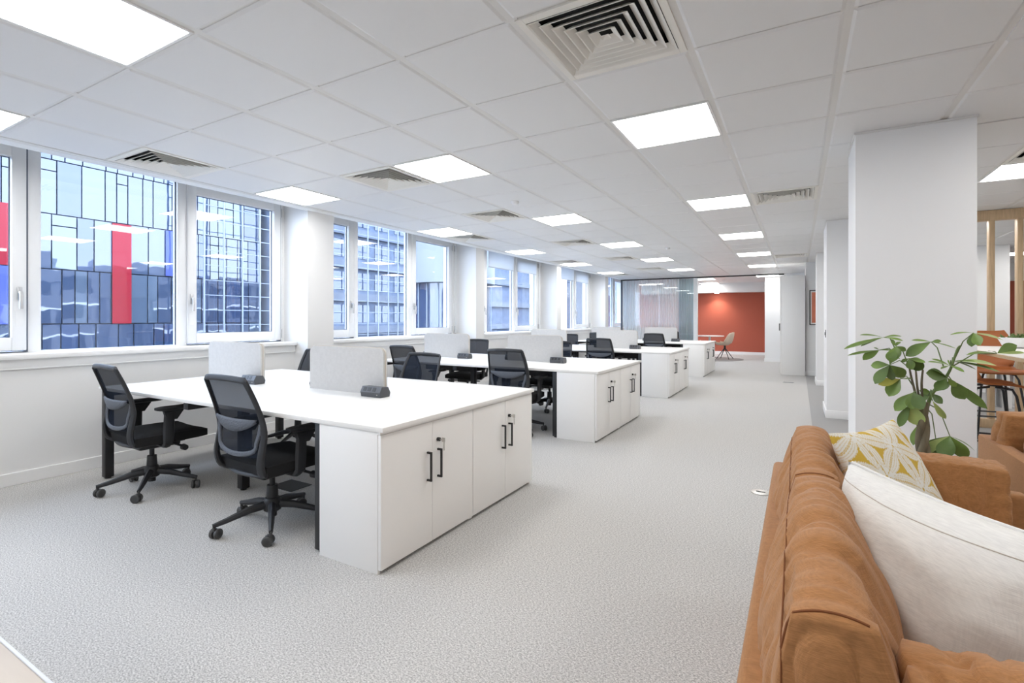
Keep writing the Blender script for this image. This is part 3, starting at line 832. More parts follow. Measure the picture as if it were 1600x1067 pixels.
    # arm rests
    for sx in (1, -1):
        a = MB()
        a.tube([(sx * 0.10, -0.02, 0.385), (sx * 0.24, -0.02, 0.388), (sx * 0.272, -0.02, 0.415), (sx * 0.276, -0.02, 0.50), (sx * 0.276, -0.015, 0.625)], [0.016, 0.018, 0.020, 0.022, 0.020], 8, 1.7, up=Vector((sx, 0, 0)) if False else None)
        a.prism([(-0.055, 0.640), (0.075, 0.640), (0.03, 0.575), (-0.035, 0.575)], 0, sx * 0.276 - 0.014, sx * 0.276 + 0.014)
        ar = a.build('armrest', M['plastic'], t)
        p = MB()
        def padfn(u, v, top, sx=sx):
            x = (u - 0.5) * 2; y = (v - 0.5) * 2
            w = 0.042 * (1 - 0.35 * abs(y) ** 5); yy = 0.135 * y + 0.035
            e = max(abs(x), abs(y)) ** 4
            return Vector((sx * 0.276 + w * x * (1 - 0.1 * abs(y) ** 3), yy, (0.672 - 0.010 * e + 0.004 * y * y) if top else (0.640 + 0.010 * e)))
        p.grid(lambda u, v: padfn(u, v, True), 6, 14); p.grid(lambda u, v: padfn(u, v, False), 6, 14)
        be = [e for e in p.bm.edges if e.is_boundary]
        bmesh.ops.bridge_loops(p.bm, edges=be)
        p.build('arm_pad', M['plastic'], ar)
    DZ = Matrix.Translation((0, 0.02, -0.038))
    for ch in t.children:
        ch.data.transform(DZ)
        for g2 in ch.children: g2.data.transform(DZ)
    # gas lift
    g = MB().cyl((0, 0, 0.055), (0, 0, 0.20), 0.025, n=14); g.cyl((0, 0, 0.17), (0, 0, 0.245), 0.034, 0.030, 14); g.cyl((0, 0, 0.245), (0, 0, 0.35), 0.016, n=12)
    g.build('gas_lift', M['plastic'], t)
    MB().lathe([(0.036, 0.085), (0.050, 0.095), (0.052, 0.150), (0.040, 0.168)], n=20).build('hub', M['plastic'], t)
    for k in range(5):
        a = R(90 + 72 * k + 20); d = Vector((math.cos(a), math.sin(a), 0))
        lg = MB().tube([d * 0.035 + Vector((0, 0, 0.130)), d * 0.13 + Vector((0, 0, 0.120)), d * 0.25 + Vector((0, 0, 0.090)), d * 0.318 + Vector((0, 0, 0.076))],
                       [0.026, 0.023, 0.017, 0.013], 8, 0.85).build('leg', M['plastic'], t)
        c = d * 0.312; side_d = Vector((-d.y, d.x, 0)); ca = a + R(50 + 37 * k); ax = Vector((math.cos(ca), math.sin(ca), 0)); off = Vector((-ax.y, ax.x, 0)) * 0.014
        cs = MB().cyl(c + Vector((0, 0, 0.045)), c + Vector((0, 0, 0.080)), 0.008, n=8)
        for sg in (1, -1):
            p0 = c + off + ax * (sg * 0.006) + Vector((0, 0, 0.029)); p1 = c + off + ax * (sg * 0.026) + Vector((0, 0, 0.029))
            cs.tube([p0, p0 + (p1 - p0) * 0.2, p0 + (p1 - p0) * 0.8, p1], [0.026, 0.029, 0.029, 0.024], 16)
        cs.tube([c + off - ax * 0.026 + Vector((0, 0, 0.029)), c + off + ax * 0.026 + Vector((0, 0, 0.029))], 0.012, 8)
        cs.build('caster', M['wheel'], lg)
    return t
chair0 = make_chair(); first = True
CH = [  # x, near/far, rotation offset degrees, y shift from the desk edge, label tail
    [(-4.15, 'n', -4, 0.10, 'at the near side of the front desk, window end'), (-2.78, 'n', -2, 0.13, 'at the near side of the front desk, beside the cabinet'),
     (-4.37, 'f', 4, 0.09, 'half hidden on the far side of the front desk, window end'), (-3.06, 'f', -5, 0.02, 'on the far side of the front desk, seen from its front')],
    [(-4.12, 'n', -6, 0.06, 'at the near side of the second desk, window end'), (-2.72, 'n', 4, 0.06, 'at the near side of the second desk, beside the cabinet'),
     (-4.38, 'f', 3, 0.10, 'on the far side of the second desk, window end'), (-3.00, 'f', -3, 0.10, 'on the far side of the second desk, behind the cabinet-side screen')],
    [(-4.20, 'n', 0, 0.10, 'at the near side of the third desk, window end'), (-2.88, 'n', 3, 0.10, 'at the near side of the third desk, beside the cabinet'),
     (-4.24, 'f', 0, 0.10, 'on the far side of the third desk, window end'), (-3.04, 'f', 0, 0.10, 'on the far side of the third desk, behind the cabinet-side screen')],
    [(-4.10, 'n', 0, 0.10, 'at the near side of the farthest desk, window end'), (-2.81, 'n', 2, 0.10, 'at the near side of the farthest desk, beside the cabinet'),
     (-4.10, 'f', 0, 0.10, 'on the far side of the farthest desk, window end'), (-2.86, 'f', 0, 0.10, 'on the far side of the farthest desk, behind the cabinet-side screen')]]
for k, row in enumerate(CH):
    for (x, sd, da, dy, lab) in row:
        c = chair0 if first else copy_tree(chair0); first = False
        y = ROWY[k] + dy if sd == 'n' else ROWY[k] + DEPTH - dy
        c.location = (x, y, 0); c.rotation_euler = (0, 0, R(da) if sd == 'n' else PI + R(da))
        c['label'] = 'black mesh office chair ' + lab

# ------------------------------------------------------------------ floor fittings
o = MB().lathe([(0.065, 0.0), (0.065, 0.004), (0.055, 0.006), (0.01, 0.006)], n=28).build('floor_outlet', M['chrome'])
o.location = (-0.235, 4.02, 0); tag(o, 'round metal floor outlet cover in the aisle carpet beside the sofa', 'floor outlet')
MB().box(-0.03, 0.03, -0.004, 0.004, 0.006, 0.009).build('slot', M['void'], o, smooth=False)
p = at(1232, 597.5, z=0.0)
o = MB().box(-0.10, 0.10, -0.05, 0.05, 0.0, 0.006, 0.002).build('floor_box', M['shelfgrey']); o.location = (p.x, p.y, 0)
tag(o, 'flat grey floor box lid in the aisle before the tall cupboard', 'floor box')
MB().box(-0.09, 0.09, -0.045, 0.0, 0.006, 0.0075).build('flap', M['darkgrey'], o, smooth=False)
p = at(455, 760, z=0.0)
o = MB().box(-0.13, 0.13, -0.10, 0.10, 0.0, 0.006, 0.002).build('floor_box', M['shelfgrey']); o.location = (p.x, p.y, 0)
MB().box(-0.12, 0.12, -0.09, 0.09, 0.006, 0.010).build('flap', M['black'], o, smooth=False)
tag(o, 'dark floor box lid under the front desk', 'floor box')

# ------------------------------------------------------------------ far end: tall cupboard, picture, switch, meeting room
t = thing('tall_cupboard', 'tall white cupboard standing at the end of the aisle', 'cupboard', (-0.36, 12.76, 0))
MB().box(0.02, 0.49, 0.0, 0.9, 0.0, 2.22, 0.002).build('carcass', M['white'], t)
for k in (0, 1):
    dr = MB().box(0.0, 0.019, 0.003 + 0.449 * k, 0.447 + 0.449 * k, 0.03, 2.20, 0.002).build('door', M['white'], t)
    yh = 0.40 if k else 0.49
    MB().box(-0.022, -0.001, 0.05 if k == 0 else 0.49, 0.062 if k == 0 else 0.502, 0.99, 1.15, 0.002).build('handle', M['black'], dr)
t = thing('framed_print', 'orange abstract print in a thin black frame on the side wall', 'picture', (0.21, 12.845, 1.12))
MB().box(0, 0.5, 0.004, 0.02, 0, 0.77, 0.0).build('mount', M['mount'], t, smooth=False)
MB().box(0.045, 0.455, 0.001, 0.006, 0.05, 0.72).build('print', M['print'], t, smooth=False)
fr = MB()
for a in ((0, 0.02, 0, 0.77), (0.48, 0.5, 0, 0.77), (0.02, 0.48, 0, 0.02), (0.02, 0.48, 0.75, 0.77)):
    fr.box(a[0], a[1], -0.008, 0.022, a[2], a[3])
fr.build('frame', M['black'], t, smooth=False)
t = thing('wall_switch', 'small black switch plate on the side of the second pillar', 'switch', (0.31, 7.72, 1.06))
MB().box(-0.006, -0.0005, -0.04, 0.04, -0.05, 0.05, 0.002).build('plate', M['plastic'], t)
MB().box(-0.012, -0.005, -0.02, 0.02, -0.02, 0.02, 0.002).build('rocker', M['box'], t)

# glass partition with black head rail
gp = thing('glass_partition', 'full-height glass partition with a thin black head rail before the meeting room', 'partition', (0, RAIL_Y, 0))
XG0, XG1 = XP - 0.02, -0.34
MB().box(XG0, XG1, -0.02, 0.02, CZ - 0.035, CZ - 0.002).build('head_rail', M['black'], gp, smooth=False)
MB().box(XG0, -2.66, -0.02, 0.02, 0.0, 0.03).build('floor_channel', M['alu'], gp, smooth=False)
for k in range(2):
    a = XG0 + (-2.66 - XG0) / 2 * k; b = XG0 + (-2.66 - XG0) / 2 * (k + 1)
    MB().box(a + 0.004, b - 0.004, -0.006, 0.006, 0.03, CZ - 0.035).build('glass_panel', M['glass2'], gp, smooth=False)
MB().box(XG0, XG0 + 0.05, -0.025, 0.025, 0.0, CZ - 0.035).build('end_post', M['plastic2'], gp, smooth=False)
# curtains
def curtain(name, x0, x1, folds, amp, m, lab, y):
    def fn(u, v):
        ph = folds * 2 * PI * u + 0.7 * math.sin(u * 17)
        return Vector((x0 + (x1 - x0) * u, y + amp * math.sin(ph) * (0.75 + 0.25 * v), 0.03 + (CZ - 0.06) * (1 - v)))
    o = MB().grid(fn, folds * 8, 6).build(name, m, None, smooth='all')
    return tag(o, lab, 'curtain')
curtain('sheer_curtain', -4.86, -3.15, 26, 0.035, M['sheer'], 'pale sheer curtain hanging in fine folds behind the glass partition', RAIL_Y + 0.14)
curtain('gathered_curtain', -3.16, -2.72, 9, 0.055, M['sheer2'], 'blue-grey curtain gathered at the open end of the glass partition', RAIL_Y + 0.17)
sbox('trim_21', -2.70, -2.60, RAIL_Y - 0.05, RAIL_Y + 0.12, 0, CZ - 0.036, M['wall'])

# meeting room furniture
t = thing('round_rug', 'round dark grey rug under the meeting table', 'rug', (-2.35, 16.75, 0.0))
MB().lathe([(0.9, 0.001), (0.9, 0.008), (0.85, 0.011), (0.02, 0.011)], n=48).build('pile', M['rug'], t)
t = thing('meeting_table', 'white topped meeting table before the terracotta wall', 'table', (-2.42, 16.75, 0.011))
MB().lathe([(0.40, 0.695), (0.42, 0.70), (0.42, 0.718), (0.41, 0.722), (0.05, 0.722)], n=40).build('tabletop', M['white'], t)
MB().cyl((0, 0, 0.012), (0, 0, 0.70), 0.035, n=16).build('pedestal', M['white'], t)
MB().lathe([(0.26, 0.0), (0.26, 0.01), (0.05, 0.03), (0.035, 0.035)], n=32).build('base_plate', M['white'], t)
def shell_chair(x, y, rz, lab):
    t = thing('shell_chair', lab, 'chair', (x, y, 0.011), rz, 'beige shell chairs at the meeting table')
    def fn(u, v):
        a = (u - 0.5) * 2
        # v 0 front edge .. 1 back top
        prof = [(0.22, 0.44), (0.10, 0.425), (-0.08, 0.43), (-0.18, 0.50), (-0.225, 0.62), (-0.25, 0.76), (-0.265, 0.83)]
        n = len(prof) - 1; i = min(int(v * n), n - 1); f = v * n - i
        y_ = prof[i][0] * (1 - f) + prof[i + 1][0] * f; z_ = prof[i][1] * (1 - f) + prof[i + 1][1] * f
        w = 0.23 + 0.03 * math.sin(v * PI) - 0.06 * max(0, v - 0.8) * 5
        wrap = 0.13 * a ** 4 * math.sin(min(1, v * 1.25) * PI * 0.8)
        return Vector((w * a, y_ + wrap * 0.9 * (1 if v > 0.35 else 0.2), z_ + 0.10 * a ** 4 * (1 - v) + (-0.06 * a ** 4 * max(0, v - 0.7))))
    MB().grid(fn, 14, 18, 0.02).build('shell', M['beige'], t, smooth='all')
    MB().cyl((0, 0, 0.30), (0, 0, 0.42), 0.03, n=12).build('column', M['black'], t)
    for k in range(4):
        a = R(45 + 90 * k)
        MB().tube([(0.02 * math.cos(a), 0.02 * math.sin(a), 0.33), (0.27 * math.cos(a), 0.27 * math.sin(a), 0.012)], [0.014, 0.010], 8).build('leg', M['black'], t)
shell_chair(-1.98, 16.72, R(78), 'beige shell chair on black legs right of the meeting table')
shell_chair(-2.93, 17.06, R(-75), 'beige shell chair left of the meeting table, by the curtain')
o = MB().lathe([(0.075, 0.0), (0.075, -0.006), (0.06, -0.008), (0.01, -0.008)], n=24).build('downlight', M['downlamp']); o.location = (-2.50, 18.95, 2.179)
tag(o, 'small round downlight in the bulkhead above the terracotta wall', 'downlight')
sl_ = bpy.data.lights.new('downlight_lamp', 'SPOT'); sl_.energy = 28; sl_.spot_size = R(110); sl_.spot_blend = 0.9; sl_.color = (1, 0.9, 0.78); sl_.shadow_soft_size = 0.06
slo = bpy.data.objects.new('downlight_lamp', sl_); COL.objects.link(slo); slo.parent = o; slo.location = (0, 0, -0.03); slo.rotation_euler = (R(12), 0, 0)
MB().lathe([(0.095, 0.0), (0.095, -0.004), (0.077, -0.005), (0.076, 0.0)], n=24).build('bezel', M['trim'], o)
for (u, v, lab) in ((1012, 444, 'light panel in the meeting room glimpsed through the sheer curtain'), (1101, 435.5, 'small light panel in the meeting room, beside the curtain'), (1108, 442, 'second light panel in the meeting room, before the bulkhead'), (1200, 431, 'light panel in the meeting room, at its right side')):
    p = at(u, v, z=CZ)
    t = thing('ceiling_light', lab, 'ceiling light', (p.x, min(p.y, 18.4) if u != 1200 else 15.98, CZ - 0.021), 0, 'recessed square ceiling lights')
    place('frame', fmesh, t); place('diffuser', dm, t)
o = MB().lathe([(0.05, 0.0), (0.05, -0.015), (0.03, -0.035), (0.01, -0.036)], n=20).build('ceiling_sensor', M['trim'])
p = at(1132, 437, z=CZ); o.location = (p.x, p.y, CZ - 0.001); tag(o, 'small round ceiling sensor in the meeting room', 'sensor')

# ------------------------------------------------------------------ sofas
def puff(mb, c, h, n=22, sph=0.42, bulge=(0.0, 0.0, 0.0), wr=0.006, seed=0.0, wdir=(1, 1, 1), mtx=None, taper=0.0):
    """stuffed box cushion: cube sphere blend, bulging faces, creases"""
    bm2 = bmesh.new()
    bmesh.ops.create_cube(bm2, size=2)
    bmesh.ops.subdivide_edges(bm2, edges=bm2.edges[:], cuts=n, use_grid_fill=True)
    out = {}
    for v in bm2.verts:
        x, y, z = v.co
        sx = x * math.sqrt(max(0, 1 - y * y / 2 - z * z / 2 + y * y * z * z / 3))
        sy = y * math.sqrt(max(0, 1 - z * z / 2 - x * x / 2 + z * z * x * x / 3))
        sz = z * math.sqrt(max(0, 1 - x * x / 2 - y * y / 2 + x * x * y * y / 3))
        kx, ky, kz = (sph if isinstance(sph, tuple) else (sph, sph, sph))
        p = Vector((x + (sx - x) * kx, y + (sy - y) * ky, z + (sz - z) * kz))
        p = Vector((p.x * h[0] * (1 + bulge[0] * (1 - y * y) * (1 - z * z)), p.y * h[1] * (1 + bulge[1] * (1 - x * x) * (1 - z * z)), p.z * h[2] * (1 + bulge[2] * (1 - x * x) * (1 - y * y))))
        if taper: p.x *= 1 - taper * max(0.0, z) ** 1.6
        nrm = Vector((sx, sy, sz)).normalized()
        q = Vector((p.x * wdir[0] + seed, p.y * wdir[1], p.z * wdir[2]))
        d = noise.noise(q * 5) * 0.7 - 1.1 * (1 - abs(noise.noise(q * 7 + Vector((5, 1, 2))))) ** 9 - 0.8 * (1 - abs(noise.noise(q * 11 + Vector((9, 4, 2))))) ** 10
        p += nrm * d * wr
        v.co = (mtx @ p if mtx is not None else p) + Vector(c)
    vm = {v: mb.bm.verts.new(v.co) for v in bm2.verts}
    for f in bm2.faces: mb.bm.faces.new([vm[v] for v in f.verts])
    bm2.free()
    return mb

sofa = thing('sofa', 'tan fabric sofa with loose box cushions, seen over its back in the foreground', 'sofa', (0, 0, 0))
SX0, SX1, SY0, SY1 = -0.095, 0.71, 0.66, 2.50
MB().box(SX0, SX0 + 0.075, SY0, SY1, 0.05, 0.625, 0.018, 3).build('back_panel', M['sofaside'], sofa)
MB().box(SX0 + 0.075, SX1, SY0, SY0 + 0.075, 0.05, 0.625, 0.018, 3).build('arm_panel', M['sofaside'], sofa)
MB().box(SX0 + 0.075, SX1, SY1 - 0.075, SY1, 0.05, 0.625, 0.018, 3).build('arm_panel', M['sofaside'], sofa)
MB().box(SX0 + 0.075, SX1 - 0.02, SY0 + 0.075, SY1 - 0.075, 0.12, 0.25, 0.012).build('seat_base', M['sofaside'], sofa)
for x in (SX0 + 0.05, SX1 - 0.05):
    for y in (SY0 + 0.06, SY1 - 0.06):
        MB().cyl((x, y, 0), (x, y, 0.06), 0.018, 0.024, 12).build('foot', M['black'], sofa)
for k, (a, b) in enumerate(((0.76, 1.585), (1.588, 2.405))):
    mb = MB(); puff(mb, (0.345, (a + b) / 2, 0.335), (0.345, (b - a) / 2, 0.095), 16, (0.15, 0.15, 0.5), (0, 0, 0.05), 0.004, k)
    mb.build('seat_cushion', M['sofa'], sofa, smooth='all')
def back_cushion(a, b, seed, lean, top):
    yc, hy = (a + b) / 2, (b - a) / 2
    hz = (top - 0.405) / 2
    m = Matrix.Rotation(R(lean), 3, 'Y')
    mb = MB(); puff(mb, (0.050, yc, 0.405 + hz), (0.098, hy, hz), 56, (0.34, 0.14, 0.34), (0.30, 0.02, 0.04), 0.011, seed, (0.22, 1.7, 0.5), m, 0.38)
    cu = mb.build('back_cushion', M['sofa'], sofa, smooth='all')
    return cu
from mathutils.bvhtree import BVHTree
def drape_line(o, pts, direction, r, name, off=0.0005):
    """a stitched seam: polyline dropped on to the cushion's surface"""
    bv = BVHTree.FromPolygons([v.co for v in o.data.vertices], [p.vertices for p in o.data.polygons])
    path = []
    for p in pts:
        h = bv.ray_cast(Vector(p), Vector(direction))
        if h[0] is not None: path.append(h[0] + h[1] * off)
    if len(path) > 2:
        return MB().tube(path, r, 6).build(name, M['seam'], o)
for k, (a, b, s, l, tp) in enumerate(((0.815, 1.598, 1.3, -2, 0.85), (1.602, 2.40, 7.7, -2, 0.84))):
    cu = back_cushion(a, b, s, l, tp)
    xs = -0.022
    drape_line(cu, [(xs, y, 1.2) for y in np.linspace(a + 0.015, b - 0.02, 40)], (0, 0, -1), 0.0016, 'seam')
    drape_line(cu, [(xs, a - 0.3, z) for z in np.linspace(tp - 0.03, 0.45, 24)], (0, 1, 0), 0.0016, 'seam')
    drape_line(cu, [(x, a + 0.028, 1.2) for x in np.linspace(xs, 0.085, 14)], (0, 0, -1), 0.0022, 'seam')
# arm cushions
mb = MB(); puff(mb, (0.385, 0.895, 0.60), (0.275, 0.100, 0.182), 44, (0.26, 0.46, 0.36), (0, 0.10, 0.04), 0.012, 3.1, (2, 1, 1)); mb.build('arm_cushion', M['sofa'], sofa, smooth='all')
mb = MB(); puff(mb, (0.400, 2.315, 0.59), (0.216, 0.088, 0.172), 36, (0.10, 0.42, 0.16), (0, 0.10, 0.02), 0.008, 9.1, (2, 1, 1)); mb.build('arm_cushion', M['sofa'], sofa, smooth='all')

# second sofa, partly seen
sofa2 = thing('sofa', 'second tan sofa behind the plant, cut off by the right picture edge', 'sofa', (0, 0, 0))
MB().box(0.85, 0.92, 2.72, 3.64, 0.05, 0.625, 0.012, 2).build('arm_panel', M['sofaside'], sofa2)
MB().box(2.55, 2.62, 2.72, 3.64, 0.05, 0.625, 0.012, 2).build('arm_panel', M['sofaside'], sofa2)
MB().box(0.92, 2.55, 3.57, 3.64, 0.05, 0.625, 0.012, 2).build('back_panel', M['sofaside'], sofa2)
MB().box(0.92, 2.55, 2.74, 3.57, 0.12, 0.25, 0.012).build('seat_base', M['sofaside'], sofa2)
for k, a in enumerate((0.925, 1.74)):
    mb = MB(); puff(mb, (a + 0.405, 3.13, 0.335), (0.402, 0.41, 0.095), 14, (0.15, 0.15, 0.5), (0, 0, 0.05), 0.004, k + 20); mb.build('seat_cushion', M['sofa'], sofa2, smooth='all')
    mb = MB(); puff(mb, (a + 0.375, 3.45, 0.60), (0.435, 0.11, 0.19), 36, (0.16, 0.40, 0.22), (0, 0.12, 0.05), 0.012, k + 30); mb.build('back_cushion', M['sofa'], sofa2, smooth='all')
mb = MB(); puff(mb, (1.02, 3.02, 0.575), (0.10, 0.30, 0.155), 20, (0.45, 0.2, 0.3), (0.1, 0, 0.05), 0.010, 44.0); mb.build('arm_cushion', M['sofa'], sofa2, smooth='all')
for x in (0.90, 2.57):
    for y in (2.78, 3.58):
        MB().cyl((x, y, 0), (x, y, 0.06), 0.018, 0.024, 12).build('foot', M['black'], sofa2)

# ------------------------------------------------------------------ scatter cushions
def pillow_mesh(S, T, n, ear=0.05, seed=0.0, wr=0.006):
    """knife-edge cushion in local x (width), z (height), thickness along y; returns verts, faces, uv coords"""
    vs, fs, uv = [], [], []
    idx = {}
    for side in (0, 1):
        for i in range(n + 1):
            for j in range(n + 1):
                u, v = i / n * 2 - 1, j / n * 2 - 1
                rim = i in (0, n) or j in (0, n)
                if side and rim: idx[(1, i, j)] = idx[(0, i, j)]; continue
                # pulled-in edges leave dog ears at the corners
                x = u * (1 - ear * (1 - v * v) ** 1.5 * abs(u) ** 3); z = v * (1 - ear * (1 - u * u) ** 1.5 * abs(v) ** 3)
                t = T * ((1 - u ** 2) ** 0.55) * ((1 - v ** 2) ** 0.55)
                w = noise.noise(Vector((u * 2.2 + seed, v * 2.2, side))) * 0.6 + noise.noise(Vector((u * 5 + seed, v * 5, side + 3))) * 0.3
                t += wr * w * (1 - max(abs(u), abs(v)) ** 4) * 2
                vs.append(Vector((x * S / 2, (t if side == 0 else -t), z * S / 2))); uv.append((u, v))
                idx[(side, i, j)] = len(vs) - 1
    for side in (0, 1):
        for i in range(n):
            for j in range(n):
                q = (idx[(side, i, j)], idx[(side, i + 1, j)], idx[(side, i + 1, j + 1)], idx[(side, i, j + 1)])
                fs.append(q if side else q[::-1])
    return vs, fs, uv
def pillow(name, S, T, n, m, ear, seed, mtx, wr=0.006):
    vs, fs, uv = pillow_mesh(S, T, n, ear, seed, wr)
    me = bpy.data.meshes.new(name); me.from_pydata([v[:] for v in vs], [], fs); me.materials.append(m)
    me.polygons.foreach_set('use_smooth', [True] * len(me.polygons))
    o = bpy.data.objects.new(name, me); COL.objects.link(o); o.matrix_world = mtx
    return o, uv
def basis(origin, ex, ez):
    ex = Vector(ex).normalized(); ez = Vector(ez); ez = (ez - ex * ez.dot(ex)).normalized(); ey = ez.cross(ex)
    m = Matrix((ex, ey, ez)).transposed().to_4x4(); m.translation = origin
    return m
# ivory cushion standing across the near corner of the sofa
S = 0.50
ex = Vector((0.62, -0.70, -0.05)).normalized(); upv = Vector((0.10, 0.10, 1.0)).normalized()
tl = Vector((0.105, 1.60, 0.875))
mtxw = basis(tl + ex * S / 2 - upv * S / 2, ex, upv)
wp_, uvw = pillow('ivory_cushion', S, 0.140, 44, M['pillow'], 0.045, 2.0, mtxw, 0.010)
tag(wp_, 'large plain ivory cushion leaning in the near corner of the tan sofa', 'cushion')
rim = []
for k in np.linspace(-0.96, 0.96, 60):
    rim.append(Vector((k * S / 2, 0, (1 - 0.045 * (1 - k * k) ** 1.5) * S / 2 + 0.001)))
MB().tube(rim, 0.0035, 6).build('seam', M['pillow'], wp_)
bvw = BVHTree.FromPolygons([v.co for v in wp_.data.vertices], [p.vertices for p in wp_.data.polygons])
hem = []
for k in np.linspace(-0.93, 0.93, 50):
    h = bvw.ray_cast(Vector((k * S / 2, 1.0, (1 - 0.045 * (1 - k * k) ** 1.5) * S / 2 - 0.040)), Vector((0, -1, 0)))
    if h[0] is not None: hem.append(h[0] + h[1] * 0.0004)
MB().tube(hem, 0.0013, 6).build('hem_stitching', M['screenedge'], wp_)
hem = []
for k in np.linspace(-0.93, 0.93, 50):
    h = bvw.ray_cast(Vector((k * S / 2, -1.0, (1 - 0.045 * (1 - k * k) ** 1.5) * S / 2 - 0.040)), Vector((0, 1, 0)))
    if h[0] is not None: hem.append(h[0] + h[1] * 0.0004)
MB().tube(hem, 0.0013, 6).build('hem_stitching', M['screenedge'], wp_)
# mustard patterned cushion
def pattern_mat():
    m, nt, p = new_mat('mustard_leaf_print')
    p.inputs['Roughness'].default_value = 0.9; p.inputs['Specular IOR Level'].default_value = 0.15
    a = nt.nodes.new('ShaderNodeAttribute'); a.attribute_name = 'print'
    nt.links.new(a.outputs['Color'], p.inputs['Base Color'])
    tc = nt.nodes.new('ShaderNodeTexCoord'); nz = nt.nodes.new('ShaderNodeTexNoise'); nz.inputs['Scale'].default_value = 300
    nt.links.new(tc.outputs['Object'], nz.inputs['Vector'])
    bn = nt.nodes.new('ShaderNodeBump'); bn.inputs['Strength'].default_value = 0.3; bn.inputs['Distance'].default_value = 0.002
    nt.links.new(nz.outputs['Fac'], bn.inputs['Height']); nt.links.new(bn.outputs[0], p.inputs['Normal'])
    return m
S2 = 0.46
ex = Vector((0.224, 0.400, 0.0)).normalized(); dn = Vector((0.3685, -0.2066, -0.906))
tr_ = Vector((0.310, 2.34, 0.875))
mtxy = basis(tr_ - ex * S2 / 2 + dn * S2 / 2, ex, -dn)
yp, uvy = pillow('patterned_cushion', S2, 0.085, 170, pattern_mat(), 0.075, 8.0, mtxy, 0.006)
tag(yp, 'white cushion with mustard leaf-star print in the far corner of the sofa', 'cushion')
MUS, IVO = np.array(srgb(204, 170, 72)), np.array((0.78, 0.76, 0.70, 1))
UV = np.array(uvy) * S2 / 2
def leaf_pattern(P, L=0.150):
    """triangular lattice; a striped lens-shaped leaf on every lattice edge"""
    a1, a2 = np.array((L, 0.0)), np.array((L / 2, L * math.sqrt(3) / 2))
    th = 0.45; rot = np.array(((math.cos(th), -math.sin(th)), (math.sin(th), math.cos(th))))
    Q = P @ rot.T
    best = np.full(len(Q), 9.0); line = np.zeros(len(Q))
    for d in (a1, a2, a2 - a1):
        dl = d / L; nn = np.array((-dl[1], dl[0]))
        inv = np.linalg.inv(np.stack((a1, a2), 1))
        for di in (-1, 0, 1):
            for dj in (-1, 0, 1):
                base = np.floor(Q @ inv.T) + np.array((di, dj))
                o_ = base @ np.stack((a1, a2), 0)
                r = Q - o_; t = (r @ dl) / L; s = (r @ nn) / L
                ok = (t > 0.03) & (t < 0.97)
                w = 0.196 * np.sin(np.clip(t, 0, 1) * PI) ** 1.0
                q = np.where(ok, np.abs(s) / np.maximum(w, 1e-4), 9)
                upd = q < best
                best = np.where(upd, q, best); line = np.where(upd, t, line)
    col = np.tile(MUS, (len(Q), 1))
    inside = best < 1.0
    k = np.where(best < 0.12, 1.0, np.where((np.sin(best * 22.0) > 0.62) & (line > 0.18) & (line < 0.82), 0.5, 0.0))
    c = IVO[None, :] * (1 - k[:, None]) + MUS[None, :] * k[:, None]
    k2 = (best < 0.07)
    c[k2] = MUS * 0.5 + IVO * 0.5
    col[inside] = c[inside]
    return col
at_ = yp.data.attributes.new('print', 'FLOAT_COLOR', 'POINT')
at_.data.foreach_set('color', leaf_pattern(UV).astype(np.float32).ravel())

# ------------------------------------------------------------------ potted plant
PY = 3.10
plant = thing('potted_tree', 'braided-trunk money tree with drooping palmate leaves behind the sofa', 'plant', (0, 0, 0))
pc = at(1441, 700, Y=PY); pc.z = 0
MB().lathe([(0.12, 0.0), (0.15, 0.02), (0.185, 0.38), (0.185, 0.40), (0.165, 0.40), (0.160, 0.34), (0.02, 0.34)], pc, 36).build('pot', M['potgrey'], plant)
MB().lathe([(0.158, 0.335), (0.158, 0.352), (0.02, 0.360)], pc, 28).build('soil', M['soil'], plant)
zt_ = at(1440, 628, Y=PY).z
for k in range(3):
    pts = []
    for q in np.linspace(0, 1, 26):
        a = 2 * PI * k / 3 + q * 2.6 * PI
        rr = 0.018 - 0.005 * q
        pts.append(Vector((pc.x + rr * math.cos(a) + 0.004 * (1 - q), PY + rr * math.sin(a), 0.35 + (zt_ - 0.35) * q)))
    MB().tube(pts, [0.019 - 0.005 * q for q in np.linspace(0, 1, 26)], 10).build('trunk', M['trunk'], plant)
def P3(u, v, dy=0.0): return at(u, v, Y=PY + dy)
def stem(pts, r0, r1, m):
    n = len(pts); P = [P3(*p) for p in pts]
    # smooth the polyline
    out = []
    for i in range(n - 1):
        p0, p1, p2, p3 = P[max(i - 1, 0)], P[i], P[i + 1], P[min(i + 2, n - 1)]
        for f in np.linspace(0, 1, 6)[:(-1 if i < n - 2 else None)]:
            out.append(0.5 * (2 * p1 + (p2 - p0) * f + (2 * p0 - 5 * p1 + 4 * p2 - p3) * f * f + (3 * p1 - p0 - 3 * p2 + p3) * f ** 3))
    MB().tube(out, [r0 + (r1 - r0) * k / (len(out) - 1) for k in range(len(out))], 7).build('stalk', m, plant)
stem([(1436, 645), (1431, 618), (1424, 590), (1421, 575)], 0.0065, 0.004, M['trunk'])
stem([(1440, 640), (1434, 610), (1431, 580, 0.03)], 0.0065, 0.004, M['trunk'])
stem([(1442, 640), (1440, 600, -0.02), (1442, 578, -0.04)], 0.006, 0.004, M['trunk'])
stem([(1446, 645), (1456, 616), (1476, 592, -0.02), (1487, 572, -0.03), (1496, 545, -0.02), (1502, 540)], 0.009, 0.003, M['stalk'])
